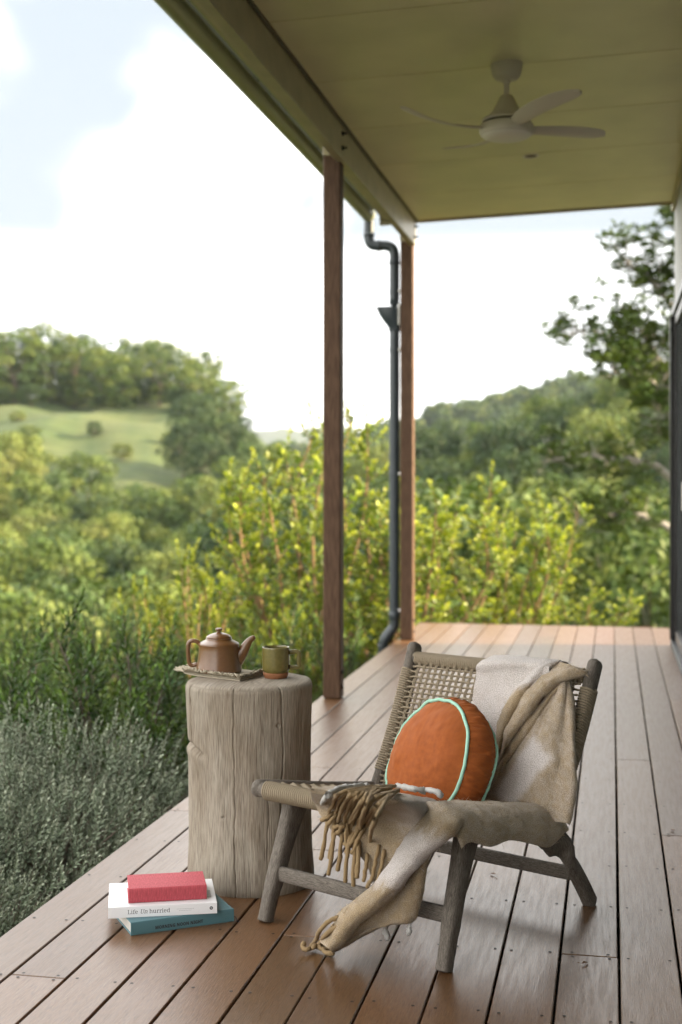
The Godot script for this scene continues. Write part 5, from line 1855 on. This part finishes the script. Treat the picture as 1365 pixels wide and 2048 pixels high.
	var gi := 0
	for s in [[-2.05, -8.2, "pale grass clump outside the nearer post"], [-2.2, -8.95, "pale grass clump below the downpipe foot"], [-2.95, -8.7, "pale grass clump at the hedge end"]]:
		var p := V(s[0], 0, s[1])
		p.y = land(p) + 0.02
		var t := thing("grass_clump", s[2], "grass", p, gi * 1.3)
		put("blade", gr, M.leaf, t, "stuff")
		gi += 1

func lin_c(r: float, g: float, b: float) -> Color:
	return Color(r, g, b)

# ---------------------------------------------------------------- trees
func tree(seed_: int, height: float, wide: float, trunk_h: float, clumps: int, per: int, ls: float, cols: Array, open := 0.0, low := 0.25) -> Array:
	rng.seed = seed_
	var lf := Geo.new()
	var st := Geo.new()
	var foot := V(0, -0.6, 0)
	var fork := V(rf(-0.3, 0.3), trunk_h, rf(-0.3, 0.3))
	st.tube(crspline([foot, foot.lerp(fork, 0.5) + V(rf(-0.15, 0.15), 0, rf(-0.15, 0.15)), fork], 4), [0.026 * height, 0.022 * height, 0.019 * height, 0.017 * height, 0.016 * height, 0.015 * height, 0.014 * height, 0.013 * height, 0.012 * height], 7, false)
	for c in clumps:
		var a := c * 2.399 + rf(-0.4, 0.4)
		var t := (c + 0.5) / clumps
		var y := lerpf(low, 0.96, t)
		var dome := sqrt(maxf(0.0, 1.0 - pow((y - 0.55) / 0.50, 2.0)))
		var rad := wide * dome * sqrt(rf(0.25, 1.0)) * 0.82
		var at := V(cos(a) * rad, y * height, sin(a) * rad)
		var cr := wide * rf(0.20, 0.36) * (1.0 - open * 0.35)
		if c % 2 == 0:
			var m := fork.lerp(at, 0.5) + V(0, -0.04 * height, 0)
			st.tube(crspline([fork, m, at], 3), [0.009 * height, 0.007 * height, 0.005 * height, 0.004 * height, 0.003 * height, 0.002 * height, 0.0015 * height], 5, false)
		var base: Color = cols[rng.randi_range(0, cols.size() - 1)]
		for k in per:
			var u := rf(-0.55, 1.0)
			var b := rf(0, TAU)
			var flat := sqrt(maxf(0.0, 1.0 - u * u))
			var d := V(cos(b) * flat, u, sin(b) * flat)
			var p := at + V(d.x, d.y * 0.72, d.z) * cr * (0.62 + 0.42 * sqrt(rf(0, 1)))
			var nn := (d + V(rf(-0.7, 0.7), rf(-0.3, 0.9), rf(-0.7, 0.7))).normalized()
			var dir := nn.cross(V(rf(-1, 1), rf(-1, 1), rf(-1, 1))).normalized()
			var j := rf(0.75, 1.3)
			lf.col = Color(base.r * j * rf(0.92, 1.1), base.g * j, base.b * j)
			lf.leaf(p, dir, nn, ls * rf(0.6, 1.3), ls * rf(0.35, 0.7))
	return [lf.mesh(), st.mesh()]

func build_woods() -> void:
	var greens := [Color(0.070, 0.108, 0.022), Color(0.095, 0.130, 0.024), Color(0.054, 0.090, 0.022), Color(0.114, 0.144, 0.030)]
	var pale := [Color(0.133, 0.166, 0.036), Color(0.114, 0.148, 0.032), Color(0.152, 0.169, 0.043)]
	var deep := [Color(0.032, 0.058, 0.019), Color(0.044, 0.072, 0.020), Color(0.026, 0.049, 0.016)]
	var kinds := []
	kinds.append(tree(401, 9.0, 3.6, 3.0, 34, 150, 0.34, greens))
	kinds.append(tree(402, 8.0, 3.9, 2.4, 36, 150, 0.34, greens))
	kinds.append(tree(403, 10.0, 3.4, 3.6, 32, 150, 0.34, pale))
	kinds.append(tree(404, 7.0, 3.6, 2.0, 32, 150, 0.32, pale))
	kinds.append(tree(405, 9.5, 3.8, 3.0, 36, 150, 0.34, deep))
	kinds.append(tree(406, 8.0, 3.2, 2.6, 30, 150, 0.32, deep))
	var ridge := [tree(411, 10.5, 4.6, 3.6, 34, 150, 0.40, greens, 0.30, 0.03), tree(412, 9.5, 5.0, 3.2, 36, 150, 0.40, greens, 0.30, 0.02), tree(413, 11.0, 4.4, 4.2, 32, 150, 0.40, deep + greens, 0.30, 0.06)]
	rng.seed = 60
	# open crowned trees along the grassy ridge
	var n := 0
	var spots := []
	for row in 3:
		var rx := -66.0 + row * 1.7
		var row_n := 0
		while rx < -13.0 - row * 3.0:
			spots.append([rx + rf(-0.9, 0.9), 206.0 + row * 9.0 + rf(-3, 3) - 8.0 * smoothstep(-30.0, -12.0, rx), rf(0.86, 1.12) * lerpf(1.0, 0.70, smoothstep(-45.0, -12.0, rx)), row, row_n])
			row_n += 1
			rx += rf(4.2, 6.2)
	for q in spots:
		var p := site(q[0], q[1])
		p.y = land(p)
		plant("ridge_tree", "open crowned ridge tree, %s along the %s row of the belt above the grass" % [ORD[q[4]], ["front", "middle", "rear"][q[3]]], "tree", ridge[n % 3], M.wood_leaf, M.bark, p, rf(0, TAU), V(1, 1, 1) * q[2], "trees in the belt on the grassy ridge", ["crown", "trunk"])
		n += 1
	n = 0
	var ux := -66.0
	while ux < -14.0:
		var p := site(ux, 205.0 + rf(-5, 8))
		p.y = land(p) - 0.2
		plant("ridge_bush", "low bush, %s along the ridge under the belt of trees" % (ORD[n] if n < 14 else "%s past the middle" % ORD[n - 14]), "bush", kinds[[5, 1, 4][n % 3]], M.wood_leaf, M.bark, p, rf(0, TAU), V(0.6, rf(0.28, 0.5), 0.6), "bushes along the ridge", ["crown", "trunk"])
		n += 1
		ux += rf(1.6, 3.4)
	n = 0
	for q in [[-45.0, 188.0, 0.32], [-40.5, 176.0, 0.4], [-33.0, 181.0, 0.3], [-27.5, 170.0, 0.42], [-37.0, 164.0, 0.45], [-47.5, 168.0, 0.5], [-22.5, 178.0, 0.36]]:
		var p := site(q[0], q[1])
		p.y = land(p) - 0.2
		plant("scrub_bush", "small scrub bush, %s dotted on the open grassy slope" % ORD[n], "bush", kinds[[3, 1, 4][n % 3]], M.wood_leaf, M.bark, p, rf(0, TAU), V(1.1, 0.8, 1.1) * q[2], "scrub bushes on the slope", ["crown", "trunk"])
		n += 1
	# dark clump where the grass ends
	n = 0
	for q in [[-17.5, 166, 1.05], [-14.5, 160, 1.1], [-18.5, 158, 0.8], [-12.0, 164, 1.0], [-15.2, 151, 0.8], [-10, 158, 0.9]]:
		var p := site(q[0], q[1])
		p.y = land(p)
		plant("dark_tree", "dark green tree, %s planted in the clump at the end of the grassy slope" % ORD[n], "tree", kinds[4 + n % 2], M.wood_leaf, M.bark, p, rf(0, TAU), V(1, 1, 1) * q[2], "dark trees ending the grassy slope", ["crown", "trunk"])
		n += 1
	# wooded valley, left of the posts
	n = 0
	var z := 46.0
	while z < 150.0:
		var x := -0.27 * z
		while x < -0.03 * z:
			var px := x + rf(-1.4, 1.4)
			var pz := z + rf(-2.0, 2.0)
			var keep := true
			# the grass slope stays open
			if pz > 131.0 and px < -14.0 and px > -0.235 * pz:
				keep = rf(0, 1) < 0.10
			if keep:
				var p := site(px, pz)
				p.y = land(p) - 0.3
				var s := rf(0.78, 1.12)
				var kd: int = [0, 1, 2, 3, 0, 3, 5][n % 7]
				plant("valley_tree", "%s tree %s the valley wood below the grassy hill" % [["mid green", "broad mid green", "tall pale green", "low pale green", "deep green", "small deep green"][kd], "at the near side of" if z < 75.0 else ("in the middle of" if z < 112.0 else "at the upper end of")], "tree", kinds[kd], M.wood_leaf, M.bark, p, rf(0, TAU), V(s, s * rf(0.9, 1.05), s), "trees filling the valley below the grassy hill", ["crown", "trunk"])
			n += 1
			x += 5.2
		z += 6.4
	# wooded slope on the other side
	n = 0
	z = 40.0
	while z < 150.0:
		var x := -0.02 * z
		while x < 0.30 * z:
			var p := site(x + rf(-1.5, 1.5), z + rf(-2.2, 2.2))
			p.y = land(p) - 0.3
			var s := rf(0.74, 1.12)
			var kd: int = [4, 0, 1, 5, 2, 4, 3, 0][n % 8]
			plant("slope_tree", "%s tree %s the wooded slope behind the bushes" % [["mid green", "broad mid green", "tall pale green", "low pale green", "deep green", "small deep green"][kd], "at the foot of" if z < 70.0 else ("half way up" if z < 110.0 else "high on")], "tree", kinds[kd], M.wood_leaf, M.bark if n % 3 else M.pale_bark, p, rf(0, TAU), V(s, s * rf(0.9, 1.1), s), "trees on the wooded slope", ["crown", "trunk"])
			n += 1
			x += 5.6
		z += 6.8
	# forest on the far ridges, one mass
	var far_crown: ArrayMesh = tree(430, 9.0, 4.6, 2.0, 14, 46, 1.1, deep + greens, 0.0, 0.2)[0]
	var mm := MultiMesh.new()
	mm.transform_format = MultiMesh.TRANSFORM_3D
	mm.mesh = far_crown
	mm.instance_count = 1500
	for k in 1500:
		var fz := rf(330.0, 760.0)
		var p := site(rf(-0.12, 0.30) * fz, fz)
		p.y = land(p) - 1.0
		var s := rf(0.8, 1.3)
		mm.set_instance_transform(k, Transform3D(Basis(Vector3.UP, rf(0, TAU)).scaled(Vector3.ONE * s), p))
	var far := MultiMeshInstance3D.new()
	far.name = "distant_forest"
	far.multimesh = mm
	far.material_override = M.wood_leaf
	far.set_meta("kind", "stuff")
	far.set_meta("label", "distant forest covering the far ridge")
	add_child(far)
	# big dark tree near the house corner, leaves in whorls
	build_near_tree()

func build_near_tree() -> void:
	rng.seed = 71
	var lf := Geo.new()
	var st := Geo.new()
	var deep := Color(0.070, 0.110, 0.034)
	var fresh := Color(0.165, 0.205, 0.055)
	# limbs reach towards the valley side from a trunk hidden by the house
	var limbs := [
		[V(0.6, 1.0, 0), V(0.0, 3.2, 0.2), V(-0.6, 4.2, 0.3), V(-1.25, 4.75, 0.2)],
		[V(0.4, 1.4, 0), V(-0.3, 2.9, -0.2), V(-1.2, 3.4, -0.3), V(-1.95, 3.65, -0.2)],
		[V(0.5, 0.9, 0), V(-0.2, 2.3, 0.3), V(-0.9, 2.75, 0.4), V(-1.45, 3.0, 0.5)],
		[V(0.5, 0.2, 0), V(-0.4, 1.25, -0.4), V(-1.3, 1.5, -0.5), V(-2.45, 1.45, -0.4)],
		[V(0.5, -0.3, 0), V(-0.6, 0.45, 0.3), V(-1.4, 0.6, 0.4), V(-2.1, 0.5, 0.4)],
		[V(0.6, 1.2, 0), V(0.2, 3.6, 0.4), V(-0.15, 4.7, 0.5), V(-0.4, 5.3, 0.4)],
		[V(0.6, 1.0, 0), V(0.6, 3.2, -0.3), V(0.4, 4.6, -0.3), V(0.1, 5.2, -0.2)],
		[V(0.6, 0.6, 0), V(-0.1, 2.4, -0.6), V(-0.5, 3.4, -0.8), V(-0.95, 4.0, -0.9)],
		[V(0.6, 0.8, 0), V(0.2, 2.0, 0.5), V(-0.3, 2.2, 0.7), V(-0.8, 2.05, 0.8)],
	]
	st.tube(crspline([V(0.8, -7, 0), V(0.7, -3, 0.1), V(0.6, 0.2, 0), V(0.6, 2.0, 0.0)], 5), [0.30, 0.28, 0.26, 0.25, 0.24, 0.23, 0.22, 0.22, 0.21, 0.20, 0.19, 0.18, 0.17, 0.16, 0.15, 0.14], 9, false)
	for l in limbs:
		var p := crspline(l, 6)
		var rr := []
		for k in p.size():
			rr.append(lerpf(0.085, 0.02, float(k) / (p.size() - 1)))
			p[k] += V(rf(-0.05, 0.05), rf(-0.05, 0.05), rf(-0.05, 0.05))
		st.tube(p, rr, 7, false)
		for k in 36:
			var t := lerpf(0.45, 1.0, rf(0, 1))
			var i := int(t * (p.size() - 1))
			var a: Vector3 = p[i]
			var tip := a + V(rf(-0.42, 0.42), rf(-0.25, 0.45), rf(-0.5, 0.5))
			st.tube([a, a.lerp(tip, 0.5) + V(0, -0.05, 0), tip], [0.014, 0.009, 0.005], 4, false)
			for w in 3:
				var at := tip + V(rf(-0.2, 0.2), rf(-0.15, 0.2), rf(-0.2, 0.2))
				var c := deep.lerp(fresh, rf(0, 1) * rf(0, 1))
				for q in 17:
					var b := TAU * q / 17.0 * 2.0 + rf(-0.2, 0.2)
					var el := rf(-0.5, 0.8)
					var d := V(cos(b) * cos(el), sin(el), sin(b) * cos(el))
					var j := rf(0.7, 1.35)
					lf.col = Color(c.r * j, c.g * j, c.b * j)
					lf.leaf(at + d * 0.01, d, (Vector3.UP - d * d.y + V(rf(-0.3, 0.3), 0, rf(-0.3, 0.3))).normalized(), rf(0.12, 0.19), rf(0.045, 0.065))
	var p0 := site(5.75, 22.0, 0.0)
	var t := thing("broadleaf_tree", "dark broadleaf tree with whorled leaves and pale branches near the house corner", "tree", p0, atan2(0.1968, 0.9804))
	put("trunk", st, M.pale_bark, t)
	put("crown", lf, M.leaf, t)
